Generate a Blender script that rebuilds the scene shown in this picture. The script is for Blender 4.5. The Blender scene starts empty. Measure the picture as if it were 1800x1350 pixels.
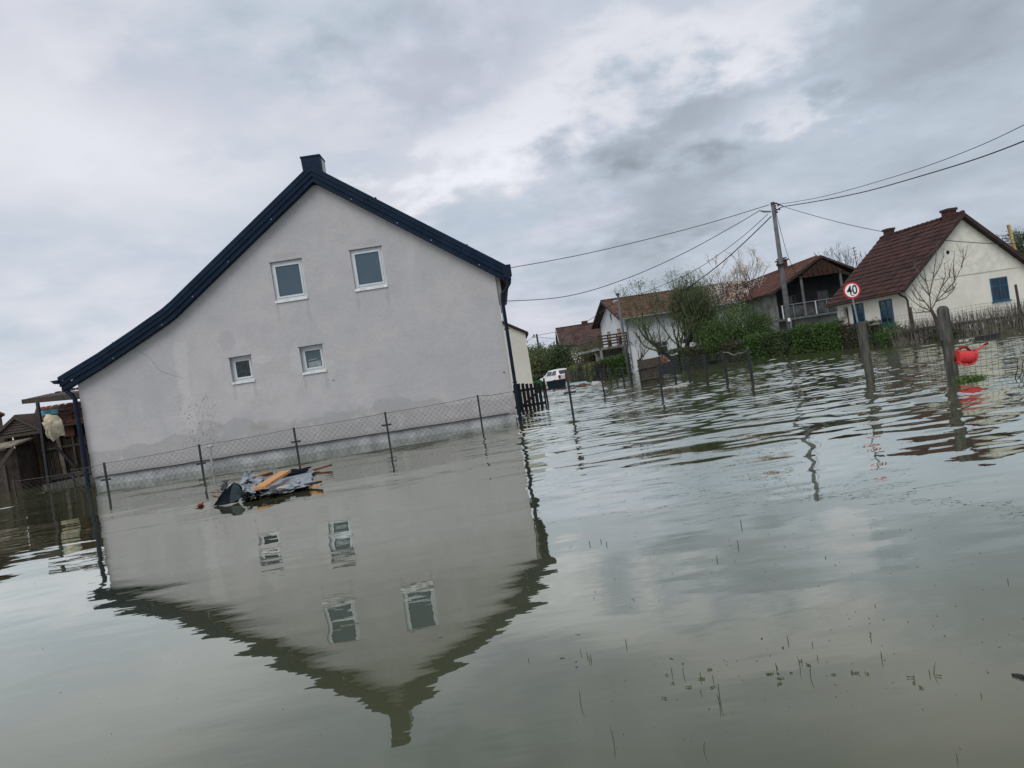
import bpy, math, random
import numpy as np
from mathutils import Vector, Matrix
from mathutils.geometry import tessellate_polygon
R = math.radians
SC = bpy.context.scene
COL = SC.collection

# ------------------------------------------------------------------ camera
CAM_Z, FPX, ROLL, HOFF = 1.3, 1300.0, R(8.74), -15.0
PITCH = math.atan(-HOFF / FPX)
FWD = Vector((0, math.cos(PITCH), -math.sin(PITCH)))
UP0 = Vector((0, math.sin(PITCH), math.cos(PITCH)))
RT0 = Vector((1, 0, 0))
RT = RT0 * math.cos(ROLL) - UP0 * math.sin(ROLL)
UP = UP0 * math.cos(ROLL) + RT0 * math.sin(ROLL)
CP = Vector((0, 0, CAM_Z))
cd = bpy.data.cameras.new('camera')
cd.sensor_width = 36; cd.lens = 26; cd.clip_start = .05; cd.clip_end = 3000
cam = bpy.data.objects.new('camera', cd); COL.objects.link(cam)
mw = Matrix.Identity(4)
for i in range(3):
    mw[i][0] = RT[i]; mw[i][1] = UP[i]; mw[i][2] = -FWD[i]; mw[i][3] = CP[i]
cam.matrix_world = mw
SC.camera = cam
SC.view_settings.view_transform = 'Standard'
SC.view_settings.look = 'None'
SC.view_settings.exposure = 0.0
SC.view_settings.gamma = 1.0
SC.view_settings.use_curve_mapping = False

def ray(x, y): return FWD + RT * ((x - 900) / FPX) - UP * ((y - 675) / FPX)
def atY(x, y, Y): d = ray(x, y); return CP + d * (Y / d.y)
def atZ(x, y, z=0.0): d = ray(x, y); return CP + d * ((z - CAM_Z) / d.z)
def atP(x, y, P, n): d = ray(x, y); return CP + d * ((P - CP).dot(n) / d.dot(n))

# ------------------------------------------------------------------ node helpers
def NT(tree): 
    N = tree.nodes; L = tree.links
    def add(t, **k):
        n = N.new(t)
        for a, b in k.items():
            if a.startswith('i_'):
                n.inputs[int(a[2:])].default_value = b
            else: setattr(n, a, b)
        return n
    def put(v, s):
        if isinstance(v, (int, float)): s.default_value = v
        elif isinstance(v, (tuple, list)): s.default_value = v if len(v) == len(s.default_value) else tuple(v) + (1,)
        else: L.new(v, s)
    def m(op, a, b=0.0, c=None, clamp=False):
        n = N.new('ShaderNodeMath'); n.operation = op; n.use_clamp = clamp
        put(a, n.inputs[0]); put(b, n.inputs[1])
        if c is not None: put(c, n.inputs[2])
        return n.outputs[0]
    def mix(f, a, b, mode='MIX'):
        n = N.new('ShaderNodeMix'); n.data_type = 'RGBA'; n.blend_type = mode
        put(f, n.inputs[0]); put(a, n.inputs[6]); put(b, n.inputs[7])
        return n.outputs[2]
    def noise(vec, scale, detail=4, rough=.5, dist=0.0):
        n = N.new('ShaderNodeTexNoise'); n.inputs['Scale'].default_value = scale
        n.inputs['Detail'].default_value = detail; n.inputs['Roughness'].default_value = rough
        n.inputs['Distortion'].default_value = dist
        if vec is not None: L.new(vec, n.inputs['Vector'])
        return n.outputs['Fac']
    def ss(x, a, b):
        n = N.new('ShaderNodeMapRange'); n.interpolation_type = 'SMOOTHSTEP'
        put(x, n.inputs[0]); n.inputs[1].default_value = a; n.inputs[2].default_value = b
        return n.outputs[0]
    return N, L, add, put, m, mix, noise, ss

# ------------------------------------------------------------------ world
w = bpy.data.worlds.new('World'); SC.world = w; w.use_nodes = True
N, L, add, put, m, mix, noise, ss = NT(w.node_tree)
for n in list(N): N.remove(n)
SUN_EL, SUN_AZ = R(48), R(205)     # azimuth clockwise from +Y : behind the camera, to the left
out = add('ShaderNodeOutputWorld')
sky = add('ShaderNodeTexSky', sky_type='NISHITA'); sky.sun_disc = False
sky.sun_elevation = SUN_EL; sky.sun_rotation = SUN_AZ; sky.air_density = 1.0; sky.dust_density = 3.0
bg1 = add('ShaderNodeBackground'); L.new(sky.outputs[0], bg1.inputs[0]); bg1.inputs[1].default_value = .06
tc = add('ShaderNodeTexCoord'); sp = add('ShaderNodeSeparateXYZ'); L.new(tc.outputs['Generated'], sp.inputs[0])
X, Y, Z = sp.outputs
ZO = .26
zz = m('ADD', m('MAXIMUM', Z, 0.0), ZO)
u_ = m('DIVIDE', X, zz); v_ = m('DIVIDE', Y, zz)
cv = add('ShaderNodeCombineXYZ'); L.new(u_, cv.inputs[0]); L.new(v_, cv.inputs[1])
cvo = cv.outputs[0]
def uvdir(x, y):
    d = ray(x, y).normalized(); return Vector((d.x / (max(d.z, 0) + ZO), d.y / (max(d.z, 0) + ZO)))
big = noise(cvo, .9, 3, .5, .2)
mid = noise(cvo, 2.6, 6, .50, .15)
fine = noise(cvo, 7.0, 8, .56, .15)
lum = m('ADD', m('ADD', m('MULTIPLY', m('SUBTRACT', big, .5), .30), m('MULTIPLY', m('SUBTRACT', mid, .5), .40)), m('MULTIPLY', m('SUBTRACT', fine, .5), .16))
warp = m('ADD', m('MULTIPLY', m('SUBTRACT', mid, .5), .80), m('MULTIPLY', m('SUBTRACT', fine, .5), .60))
def rift(pa, pb, half, gain, soft0, soft1):
    # bright rift between cloud layers along the line through two sky directions
    A, B = uvdir(*pa), uvdir(*pb); t = (B - A); l = t.length; t = t / l; n = Vector((-t.y, t.x))
    dd = m('ADD', m('ADD', m('MULTIPLY', u_, n.x), m('MULTIPLY', v_, n.y)), m('SUBTRACT', warp, A.dot(n)))
    tt = m('SUBTRACT', m('ADD', m('MULTIPLY', u_, t.x), m('MULTIPLY', v_, t.y)), A.dot(t))
    return m('MULTIPLY', m('MULTIPLY', ss(m('ABSOLUTE', dd), half, .0), gain), m('MULTIPLY', ss(tt, -soft0, .1), ss(tt, l + soft1, l - .1)))
band = m('ADD', rift((1320, 20), (860, 280), .24, .22, .30, .45), m('ADD', rift((1420, 170), (1330, 210), .11, .16, .2, .2), rift((760, 330), (640, 420), .14, .14, .3, .3)))
def cloud(px, rad, gain):
    c = uvdir(*px); dx = m('SUBTRACT', u_, c.x); dy = m('SUBTRACT', v_, c.y)
    r2 = m('SQRT', m('ADD', m('MULTIPLY', dx, dx), m('MULTIPLY', dy, dy)))
    return m('MULTIPLY', ss(m('ADD', r2, m('MULTIPLY', warp, .6)), rad, rad * .25), gain)
grey = cloud((760, 130), .26, -.10)
for c in (((1150, 210), .30, -.15), ((1160, 360), .36, -.11), ((1540, 90), .30, -.05), ((330, 170), .30, -.07), ((1050, 480), .4, -.07), ((40, 260), .30, .08), ((330, 300), .35, .09)): grey = m('ADD', grey, cloud(*c))
tot = m('ADD', m('ADD', .690, lum), m('ADD', m('ADD', band, grey), m('MULTIPLY', X, -.15)))
tot = m('ADD', tot, m('MULTIPLY', ss(Z, .45, 1.0), .25))
tot = m('MINIMUM', m('MAXIMUM', tot, .36), 1.05)
tint = mix(ss(m('ADD', m('SUBTRACT', mid, .5), m('MULTIPLY', m('SUBTRACT', big, .5), .8)), -.12, .12), (.865, .98, 1.125, 1), (.93, .97, 1.135, 1))
tint = mix(m('MULTIPLY', ss(X, -.05, .55), .6), tint, (.86, .985, 1.12, 1))
tint = mix(ss(tot, .62, .85), tint, (.985, 1.0, 1.075, 1))
cc = add('ShaderNodeVectorMath', operation='SCALE'); put(tint, cc.inputs[0]); put(tot, cc.inputs['Scale'])
bg2 = add('ShaderNodeBackground'); L.new(cc.outputs[0], bg2.inputs[0]); bg2.inputs[1].default_value = 1.0
mx = add('ShaderNodeMixShader'); mx.inputs[0].default_value = .88
L.new(bg1.outputs[0], mx.inputs[1]); L.new(bg2.outputs[0], mx.inputs[2]); L.new(mx.outputs[0], out.inputs[0])

sl = bpy.data.lights.new('sun', 'SUN'); sl.energy = 1.5; sl.angle = R(35); sl.color = (1, .97, .93)
so = bpy.data.objects.new('sun', sl); COL.objects.link(so)
sd = Vector((math.sin(SUN_AZ) * math.cos(SUN_EL), math.cos(SUN_AZ) * math.cos(SUN_EL), math.sin(SUN_EL)))
so.rotation_euler = sd.to_track_quat('Z', 'Y').to_euler(); so.location = (0, 0, 40)

# ------------------------------------------------------------------ mesh helpers
class MB:
    def __init__(s): s.v = []; s.f = []; s.mi = []
    def add(s, vs, fs, mi=0):
        o = len(s.v); s.v += [tuple(p) for p in vs]
        s.f += [tuple(i + o for i in f) for f in fs]; s.mi += [mi] * len(fs); return s
    def poly(s, pts, mi=0): return s.add(pts, [tuple(range(len(pts)))], mi)
    def frame_box(s, c, ax, ay, az, mi=0):      # half-axis vectors
        c = Vector(c); v = [c + ax * a + ay * b + az * d for d in (-1, 1) for b in (-1, 1) for a in (-1, 1)]
        return s.add(v, [(0, 2, 3, 1), (4, 5, 7, 6), (0, 1, 5, 4), (2, 6, 7, 3), (0, 4, 6, 2), (1, 3, 7, 5)], mi)
    def box(s, c, size, mi=0, rot=None):
        M = rot.to_3x3() if rot is not None else Matrix.Identity(3)
        return s.frame_box(c, M @ Vector((size[0] / 2, 0, 0)), M @ Vector((0, size[1] / 2, 0)), M @ Vector((0, 0, size[2] / 2)), mi)
    def beam(s, a, b, wd, ht, up=Vector((0, 0, 1)), mi=0):
        a = Vector(a); b = Vector(b); d = (b - a); l = d.length; d.normalize()
        sd = d.cross(up)
        if sd.length < 1e-4: sd = d.cross(Vector((0, 1, 0)))
        sd.normalize(); u2 = sd.cross(d)
        return s.frame_box((a + b) / 2, d * l / 2, sd * wd / 2, u2 * ht / 2, mi)
    def tube(s, pts, rad, n=6, mi=0, cap=True):
        pts = [Vector(p) for p in pts]
        if not hasattr(rad, '__len__'): rad = [rad] * len(pts)
        o = len(s.v); pv = None
        for i, p in enumerate(pts):
            d = (pts[min(i + 1, len(pts) - 1)] - pts[max(i - 1, 0)])
            if d.length < 1e-9: d = Vector((0, 0, 1))
            d.normalize()
            if pv is None:
                pv = d.cross(Vector((0, 0, 1)) if abs(d.z) < .9 else Vector((1, 0, 0)))
            pv = (pv - d * pv.dot(d))
            if pv.length < 1e-6: pv = d.orthogonal()
            pv.normalize(); q = d.cross(pv)
            for k in range(n):
                a = 2 * math.pi * k / n
                s.v.append(tuple(p + (pv * math.cos(a) + q * math.sin(a)) * rad[i]))
        for i in range(len(pts) - 1):
            for k in range(n):
                k2 = (k + 1) % n
                s.f.append((o + i * n + k, o + i * n + k2, o + (i + 1) * n + k2, o + (i + 1) * n + k)); s.mi.append(mi)
        if cap:
            s.f.append(tuple(o + k for k in reversed(range(n)))); s.mi.append(mi)
            e = o + (len(pts) - 1) * n
            s.f.append(tuple(e + k for k in range(n))); s.mi.append(mi)
        return s
    def prism(s, pts, off, mi=0, holes=()):     # outline (3-D, planar) swept by vector off, with optional holes
        pts = [Vector(p) for p in pts]; off = Vector(off)
        loops = [pts] + [[Vector(p) for p in h] for h in holes]
        flat = [p for l in loops for p in l]
        tr = tessellate_polygon(loops)
        s.add(flat, [tuple(t) for t in tr], mi)
        s.add([p + off for p in flat], [tuple(reversed(t)) for t in tr], mi)
        for l in loops:
            n = len(l)
            s.add(l + [p + off for p in l], [(i, (i + 1) % n, n + (i + 1) % n, n + i) for i in range(n)], mi)
        return s
    def build(s, name, mats, parent=None, smooth=False, org=None):
        o = Vector((0, 0, 0))
        if org is not None: o = Vector(org)
        elif parent is not None:
            p = parent
            while p is not None: o = o + Vector(p.location); p = p.parent
        me = bpy.data.meshes.new(name)
        me.from_pydata([(x - o.x, y - o.y, z - o.z) for x, y, z in s.v], [], s.f)
        if not isinstance(mats, (list, tuple)): mats = [mats]
        for k in mats: me.materials.append(k)
        if any(s.mi): me.polygons.foreach_set('material_index', s.mi)
        if smooth: me.polygons.foreach_set('use_smooth', [True] * len(s.f))
        me.update()
        ob = bpy.data.objects.new(name, me); COL.objects.link(ob)
        if parent is not None: ob.parent = parent
        elif org is not None: ob.location = o
        return ob

def tag(o, label=None, cat=None, group=None, kind=None):
    if label: o['label'] = label
    if cat: o['category'] = cat
    if group: o['group'] = group
    if kind: o['kind'] = kind
    return o
def root(name, loc, label, cat, group=None):
    o = bpy.data.objects.new(name, None); o.empty_display_size = .2; COL.objects.link(o)
    o.location = loc; return tag(o, label, cat, group)
def inst(src, name, loc, parent=None, rot=None, scale=None):
    o = bpy.data.objects.new(name, src.data if hasattr(src, 'data') else src); COL.objects.link(o)
    if parent is not None:
        o.parent = parent; loc = Vector(loc) - Vector(parent.location)
    o.location = loc
    if rot is not None: o.rotation_euler = rot
    if scale is not None: o.scale = scale
    return o

# ------------------------------------------------------------------ materials
def mat(name, col, rough=.8, var=.25, scale=4.0, metal=0.0, bump=0.0, bscale=30.0, spec=.3, col2=None, island=False, stretch=None, translucent=0.0):
    mt = bpy.data.materials.new(name); mt.use_nodes = True
    N, L, add, put, m, mix, noise, ss = NT(mt.node_tree)
    b = N['Principled BSDF']; b.inputs['Roughness'].default_value = rough; b.inputs['Metallic'].default_value = metal
    b.inputs['Specular IOR Level'].default_value = spec
    g = add('ShaderNodeNewGeometry'); pos = g.outputs['Position']
    if stretch:
        mp = add('ShaderNodeMapping'); L.new(pos, mp.inputs[0]); mp.inputs['Scale'].default_value = stretch; pos = mp.outputs[0]
    f = noise(pos, scale, 6, .6)
    c1 = tuple(c * (1 - var) for c in col); c2 = col2 if col2 else tuple(min(1, c * (1 + var)) for c in col)
    c = mix(ss(f, .32, .68), c1 + (1,), tuple(c2) + (1,))
    if island:
        c = mix(m('MULTIPLY', g.outputs['Random Per Island'], .75), c, tuple(c2) + (1,))
        hsv = add('ShaderNodeHueSaturation'); put(c, hsv.inputs['Color'])
        put(m('ADD', .6 if translucent or 'reed' in name else .83, m('MULTIPLY', g.outputs['Random Per Island'], .8 if translucent or 'reed' in name else .34)), hsv.inputs['Value']); c = hsv.outputs[0]
    L.new(c, b.inputs['Base Color'])
    if bump:
        bn = add('ShaderNodeBump'); bn.inputs['Strength'].default_value = bump; bn.inputs['Distance'].default_value = .02
        L.new(noise(pos, bscale, 5, .6), bn.inputs['Height']); L.new(bn.outputs[0], b.inputs['Normal'])
    if translucent:
        t = add('ShaderNodeBsdfTranslucent'); L.new(c, t.inputs[0]); ms = add('ShaderNodeMixShader'); ms.inputs[0].default_value = translucent
        o = N['Material Output']; L.new(b.outputs[0], ms.inputs[1]); L.new(t.outputs[0], ms.inputs[2]); L.new(ms.outputs[0], o.inputs[0])
    return mt

M = {}
M['navy'] = mat('navy painted sheet metal', (.006, .018, .040), .55, .2, 3, spec=.12, bump=.05)
M['navy2'] = mat('navy gutter metal', (.005, .012, .028), .5, .2, 3, spec=.15)
M['pvc'] = mat('white window frame', (.50, .54, .57), .4, .06, 3)
M['sill'] = mat('weathered white sill', (.62, .64, .64), .6, .2, 14, bump=.3)
M['blackm'] = mat('black painted steel', (.012, .014, .018), .5, .5, 20, spec=.4)
M['rustwire'] = mat('dark fence wire', (.085, .08, .075), .6, .4, 10)
M['wire'] = mat('overhead cable sheath', (.02, .022, .03), .7, .2, 1)
M['concrete'] = mat('weathered concrete', (.072, .072, .064), .9, .5, 5, bump=.6, bscale=40, stretch=(3, 3, .5))
M['concrete_pale'] = mat('pale pole concrete', (.105, .11, .115), .9, .25, 3, bump=.3)
M['old_wood'] = mat('dark weathered wood', (.06, .050, .042), .9, .45, 8, bump=.7, bscale=50, stretch=(6, 6, .7))
M['slat_wood'] = mat('brown grey slat wood', (.066, .050, .038), .9, .5, 5, bump=.7, bscale=40, stretch=(5, 5, .6))
M['board_dark'] = mat('nearly black wet board', (.022, .022, .026), .7, .4, 8, bump=.4, stretch=(6, 6, .7))
M['new_wood'] = mat('orange fresh timber', (.50, .255, .105), .7, .22, 5, bump=.4, stretch=(8, 1, 1))
M['red_wood'] = mat('reddish brown timber', (.15, .055, .032), .8, .35, 8, bump=.4)
M['gable_wood'] = mat('old brown gable boarding', (.045, .024, .018), .9, .4, 5, bump=.5)
M['cloth'] = mat('beige cloth', (.40, .36, .27), .9, .22, 5, bump=.5, bscale=15)
M['tile_brown'] = mat('dark brown roof tile', (.038, .020, .018), .9, .30, 1.2, bump=.4, island=True, col2=(.058, .025, .022))
M['tile_red'] = mat('weathered red roof tile', (.085, .034, .025), .9, .4, 1.2, bump=.4, island=True, col2=(.115, .050, .036))
M['tile_lichen'] = mat('brown tile with lichen', (.060, .030, .024), .9, .45, .5, bump=.4, island=True, col2=(.125, .064, .046))
M['tile_dk'] = mat('dull brown tile', (.05, .028, .026), .9, .35, .8, island=True, col2=(.075, .045, .04))
M['white_wall'] = mat('cream white wash wall', (.66, .645, .575), .9, .06, 1.2, bump=.25, bscale=12)
M['white_rough'] = mat('rough cream roughcast', (.64, .63, .56), .95, .10, 3, bump=1.0, bscale=7)
M['house_white'] = mat('white rendered wall', (.54, .57, .59), .9, .12, .8)
M['annexe'] = mat('pale cream smooth render', (.56, .55, .49), .9, .06, .6)
M['grey_wall'] = mat('stained grey concrete wall', (.20, .20, .19), .95, .4, .9)
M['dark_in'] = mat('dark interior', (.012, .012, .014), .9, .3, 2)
M['blue_paint'] = mat('blue painted joinery', (.008, .080, .155), .5, .25, 6)
M['dark_blue_glass'] = mat('dark blue window glass', (.008, .022, .04), .08, .3, 2, spec=.6)
M['brown_trim'] = mat('dark brown trim', (.042, .027, .025), .8, .3, 3)
M['brick'] = mat('chimney brick', (.065, .028, .026), .9, .4, 9, bump=.5)
M['bark'] = mat('grey brown bark', (.05, .042, .034), .95, .4, 12, bump=.8)
M['bark_dark'] = mat('wet black bark', (.018, .017, .015), .9, .4, 9, bump=.8)
M['bark_olive'] = mat('olive young shoots', (.062, .082, .040), .9, .3, 3)
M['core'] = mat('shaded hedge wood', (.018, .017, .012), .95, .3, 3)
M['bark_pale'] = mat('pale twig bark', (.105, .088, .07), .95, .3, 9)
M['leaf_spring'] = mat('fresh spring leaf', (.070, .135, .040), .7, .35, 1.5, island=True, col2=(.095, .16, .045), translucent=.2)
M['leaf_olive'] = mat('olive budding leaf', (.078, .122, .040), .7, .35, 1.5, island=True, col2=(.13, .155, .07), translucent=.2)
M['leaf_hedge'] = mat('hedge leaf', (.028, .066, .016), .65, .45, 1.2, island=True, col2=(.055, .115, .022), translucent=.15)
M['leaf_brown'] = mat('dry brown hedge twig', (.040, .036, .026), .9, .4, 2, island=True, col2=(.07, .062, .042), translucent=.05)
M['leaf_dark'] = mat('dark shrub leaf', (.036, .062, .026), .7, .4, 1, island=True, col2=(.065, .095, .04), translucent=.15)
M['blossom'] = mat('white blossom', (.55, .51, .47), .8, .15, 3, island=True, col2=(.72, .66, .62))
M['reed'] = mat('dry reed stalk', (.095, .085, .070), .9, .45, 5, island=True, col2=(.19, .175, .15))
M['grass'] = mat('wet grass blade', (.035, .060, .020), .7, .4, 5, island=True, col2=(.05, .09, .025))
M['straw'] = mat('floating straw', (.17, .14, .09), .9, .35, 8)
M['red_plastic'] = mat('red plastic', (.52, .034, .036), .5, .10, 5, spec=.45)
M['dk_red'] = mat('shade darkened red plastic', (.18, .012, .012), .5, .2, 4)  # darker copy of the red plastic, shade put into its colour
M['sign_white'] = mat('sign face white', (.78, .79, .80), .4, .05, 6)
M['sign_red'] = mat('sign ring red', (.50, .022, .025), .4, .1, 6)
M['sign_black'] = mat('sign numeral black', (.012, .012, .014), .5, .1, 6)
M['galv'] = mat('galvanised tube', (.22, .25, .27), .45, .2, 9, metal=.6)
M['sheet_grey'] = mat('wet blue grey sheet', (.17, .21, .25), .30, .40, 12, spec=.5, bump=1.0, bscale=14, col2=(.34, .39, .43))
M['film'] = mat('wet pale plastic film', (.18, .23, .27), .28, .35, 16, spec=.5, bump=1.0, bscale=22, col2=(.36, .42, .46))
M['sheet_dark'] = mat('dark slate sheet', (.005, .008, .012), .75, .35, 5, spec=.05, bump=.5, bscale=12)
M['brick_red'] = mat('red brick scrap', (.28, .05, .03), .9, .2, 9)
M['car_paint'] = mat('white car paint', (.66, .68, .69), .25, .04, 3, spec=.5)
M['car_glass'] = mat('dark car glass', (.02, .03, .035), .06, .2, 3, spec=.6)
M['tyre'] = mat('tyre rubber', (.015, .015, .016), .8, .2, 5)
M['tail'] = mat('red tail lamp', (.30, .012, .012), .25, .1, 5)
M['bin_navy'] = mat('navy container side', (.010, .020, .036), .6, .3, 3)
M['bin_green'] = mat('green plastic bin', (.010, .13, .02), .5, .25, 5)
M['trash_white'] = mat('pale rubbish', (.36, .37, .37), .8, .3, 12)
M['trash_brown'] = mat('brown rubbish', (.11, .06, .045), .9, .5, 12)
M['trash_blue'] = mat('pale blue rubbish', (.22, .34, .38), .7, .3, 8)
M['teal'] = mat('turquoise plastic', (.08, .30, .38), .5, .25, 12)
M['rust_panel'] = mat('rusty brown panel', (.085, .035, .028), .9, .3, 6)
M['blind'] = mat('tan roller blind', (.34, .24, .14), .8, .15, 6)
M['rail_brown'] = mat('brown balcony rail', (.055, .035, .026), .8, .3, 4)
M['ladder'] = mat('pale timber', (.38, .27, .12), .8, .25, 6)
M['pebble'] = mat('cream cardboard', (.42, .36, .28), .9, .15, 6)

def glass_mat(name, col, rough=.06, spec=.5):
    mt = bpy.data.materials.new(name); mt.use_nodes = True
    N, L, add, put, m, mix, noise, ss = NT(mt.node_tree); b = N['Principled BSDF']
    g = add('ShaderNodeNewGeometry')
    L.new(mix(noise(g.outputs['Position'], 1.3, 3), tuple(c * .8 for c in col) + (1,), tuple(c * 1.2 for c in col) + (1,)), b.inputs['Base Color'])
    b.inputs['Roughness'].default_value = rough; b.inputs['Specular IOR Level'].default_value = spec
    return mt
M['pane'] = glass_mat('grey blue pane with drawn blind', (.052, .085, .115), .12)
M['pane_dark'] = mat('dark pane with painted mottled reflection', (.006, .016, .024), .08, .8, 16, spec=.5, col2=(.030, .045, .050))  # mottled reflection painted into the base colour
M['pane_mid'] = glass_mat('mid grey pane', (.055, .085, .10), .08)

# plaster of the grey gable: damp tide mark, repaired patches, vertical repair strip
def plaster():
    mt = bpy.data.materials.new('grey lime plaster'); mt.use_nodes = True
    N, L, add, put, m, mix, noise, ss = NT(mt.node_tree); b = N['Principled BSDF']
    g = add('ShaderNodeNewGeometry'); pos = g.outputs['Position']
    s = add('ShaderNodeSeparateXYZ'); L.new(pos, s.inputs[0]); X, Y, Z = s.outputs
    U = m('ADD', X, 5.95)
    n1 = noise(pos, .45, 5, .55); n2 = noise(pos, 2.2, 7, .6); n3 = noise(pos, 14, 5, .6)
    mp = add('ShaderNodeMapping'); L.new(pos, mp.inputs[0]); mp.inputs['Scale'].default_value = (1, 1, .25)
    nv = noise(mp.outputs[0], 1.6, 5, .6)
    mph = add('ShaderNodeMapping'); L.new(pos, mph.inputs[0]); mph.inputs['Scale'].default_value = (.25, 1, 1)
    nh = noise(mph.outputs[0], 1.2, 5, .6)
    c = mix(ss(n1, .36, .64), (.385, .388, .398, 1), (.445, .432, .447, 1))
    c = mix(m('MULTIPLY', ss(n2, .42, .72), .30), c, (.33, .33, .342, 1))
    c = mix(m('MULTIPLY', ss(nv, .52, .75), .28), c, (.52, .515, .53, 1))
    c = mix(m('MULTIPLY', ss(nh, .56, .72), .25), c, (.36, .365, .375, 1))
    # dull horizontal repair band under the upper windows
    # light repair strip (vertical) on the left
    dx = m('ABSOLUTE', m('SUBTRACT', U, m('ADD', -3.02, m('MULTIPLY', m('SUBTRACT', n2, .5), .55))))
    st = m('MULTIPLY', m('MULTIPLY', ss(dx, .22, .12), ss(Z, 1.0, 1.6)), ss(Z, 4.0, 3.4))
    c = mix(m('MULTIPLY', st, .35), c, (.55, .54, .54, 1))
    pit = m('MULTIPLY', ss(noise(pos, 22, 3, .7), .60, .70), m('MULTIPLY', ss(m('ABSOLUTE', m('SUBTRACT', U, -2.8)), .75, .25), m('MULTIPLY', ss(Z, 2.3, 1.7), ss(Z, .5, .9))))
    c = mix(m('MULTIPLY', pit, .55), c, (.22, .21, .2, 1))
    # patches beside the small windows
    def blob(cx, cz, rx, rz, k, colr, cc):
        d = m('SQRT', m('ADD', m('POWER', m('DIVIDE', m('SUBTRACT', U, cx), rx), 2.0), m('POWER', m('DIVIDE', m('SUBTRACT', Z, cz), rz), 2.0)))
        d = m('ADD', d, m('MULTIPLY', m('SUBTRACT', noise(pos, 7, 4, .6), .5), 1.3))
        return mix(m('MULTIPLY', ss(d, 1.0, .86), k), cc, colr)
    c = blob(-.80, 2.80, .30, .13, .35, (.52, .52, .51, 1), c)
    c = blob(.12, 2.62, .20, .42, .30, (.52, .52, .51, 1), c)
    c = blob(.98, 2.25, .22, .30, .25, (.52, .52, .51, 1), c)
    c = blob(-1.35, 2.05, .45, .10, .3, (.52, .52, .51, 1), c)
    c = blob(-1.7, 3.45, .25, .30, .35, (.30, .30, .32, 1), c)
    c = blob(.25, 5.55, .38, .10, .4, (.33, .32, .34, 1), c)
    c = blob(2.5, 5.56, .42, .07, .35, (.33, .32, .34, 1), c)
    for cx, cz, rz in ((-.17, 4.05, .30), (.67, 3.95, .38), (2.06, 4.0, .34), (2.90, 4.02, .30), (-1.70, 2.0, .26), (-1.13, 2.02, .22), (.27, 2.0, .24), (.87, 1.96, .28)):
        c = blob(cx, cz, .055, rz, .28, (.27, .265, .265, 1), c)
    grain = noise(pos, 45, 4, .75)
    c = mix(m('MULTIPLY', ss(grain, .52, .72), .22), c, (.24, .24, .25, 1))
    # rising damp with an uneven tide mark
    w1 = m('MULTIPLY', m('SUBTRACT', noise(pos, .7, 2, .5), .5), 1.1)
    w2 = m('MULTIPLY', m('SUBTRACT', noise(pos, 4.5, 5, .6), .5), .22)
    hump = m('MULTIPLY', m('MULTIPLY', ss(U, -2.95, -2.8), ss(U, -.7, -1.9)), .40)
    edge = m('ADD', m('ADD', .93, m('ADD', w1, w2)), hump)
    dmp = ss(m('SUBTRACT', edge, Z), -.015, .035); tide = ss(m('ADD', Z, m('MULTIPLY', m('SUBTRACT', n3, .5), .06)), .40, .31)
    c = mix(m('MULTIPLY', dmp, .42), c, (.265, .262, .27, 1))
    c = mix(m('MULTIPLY', ss(m('ABSOLUTE', m('SUBTRACT', edge, Z)), .05, .0), .22), c, (.25, .25, .26, 1))
    c = mix(m('MULTIPLY', m('MULTIPLY', dmp, ss(noise(pos, 2.6, 5, .65), .55, .70)), .5), c, (.48, .465, .45, 1))
    spots = m('MULTIPLY', m('MULTIPLY', ss(noise(pos, 3.0, 6, .7), .62, .72), ss(Z, .75, .35)), .55)
    c = mix(spots, c, (.15, .145, .125, 1))
    brn = m('MULTIPLY', ss(m('ADD', m('MULTIPLY', m('POWER', m('SUBTRACT', U, -1.0), 2.0), 3.0), m('MULTIPLY', m('POWER', m('SUBTRACT', Z, .98), 2.0), 40.0)), 1.0, .0), .3)
    c = mix(brn, c, (.26, .22, .15, 1))
    c = mix(m('MULTIPLY', tide, .30), c, (.20, .19, .165, 1))
    c = mix(m('MULTIPLY', m('SUBTRACT', n3, .5), .45), c, (.2, .2, .21, 1))
    L.new(c, b.inputs['Base Color']); b.inputs['Roughness'].default_value = .95; b.inputs['Specular IOR Level'].default_value = .15
    bn = add('ShaderNodeBump'); bn.inputs['Strength'].default_value = .8; bn.inputs['Distance'].default_value = .018
    L.new(m('ADD', m('MULTIPLY', n3, .5), m('ADD', m('MULTIPLY', n2, 1.2), m('MULTIPLY', pit, -1.5))), bn.inputs['Height']); L.new(bn.outputs[0], b.inputs['Normal'])
    return mt
M['plaster'] = plaster()

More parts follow.
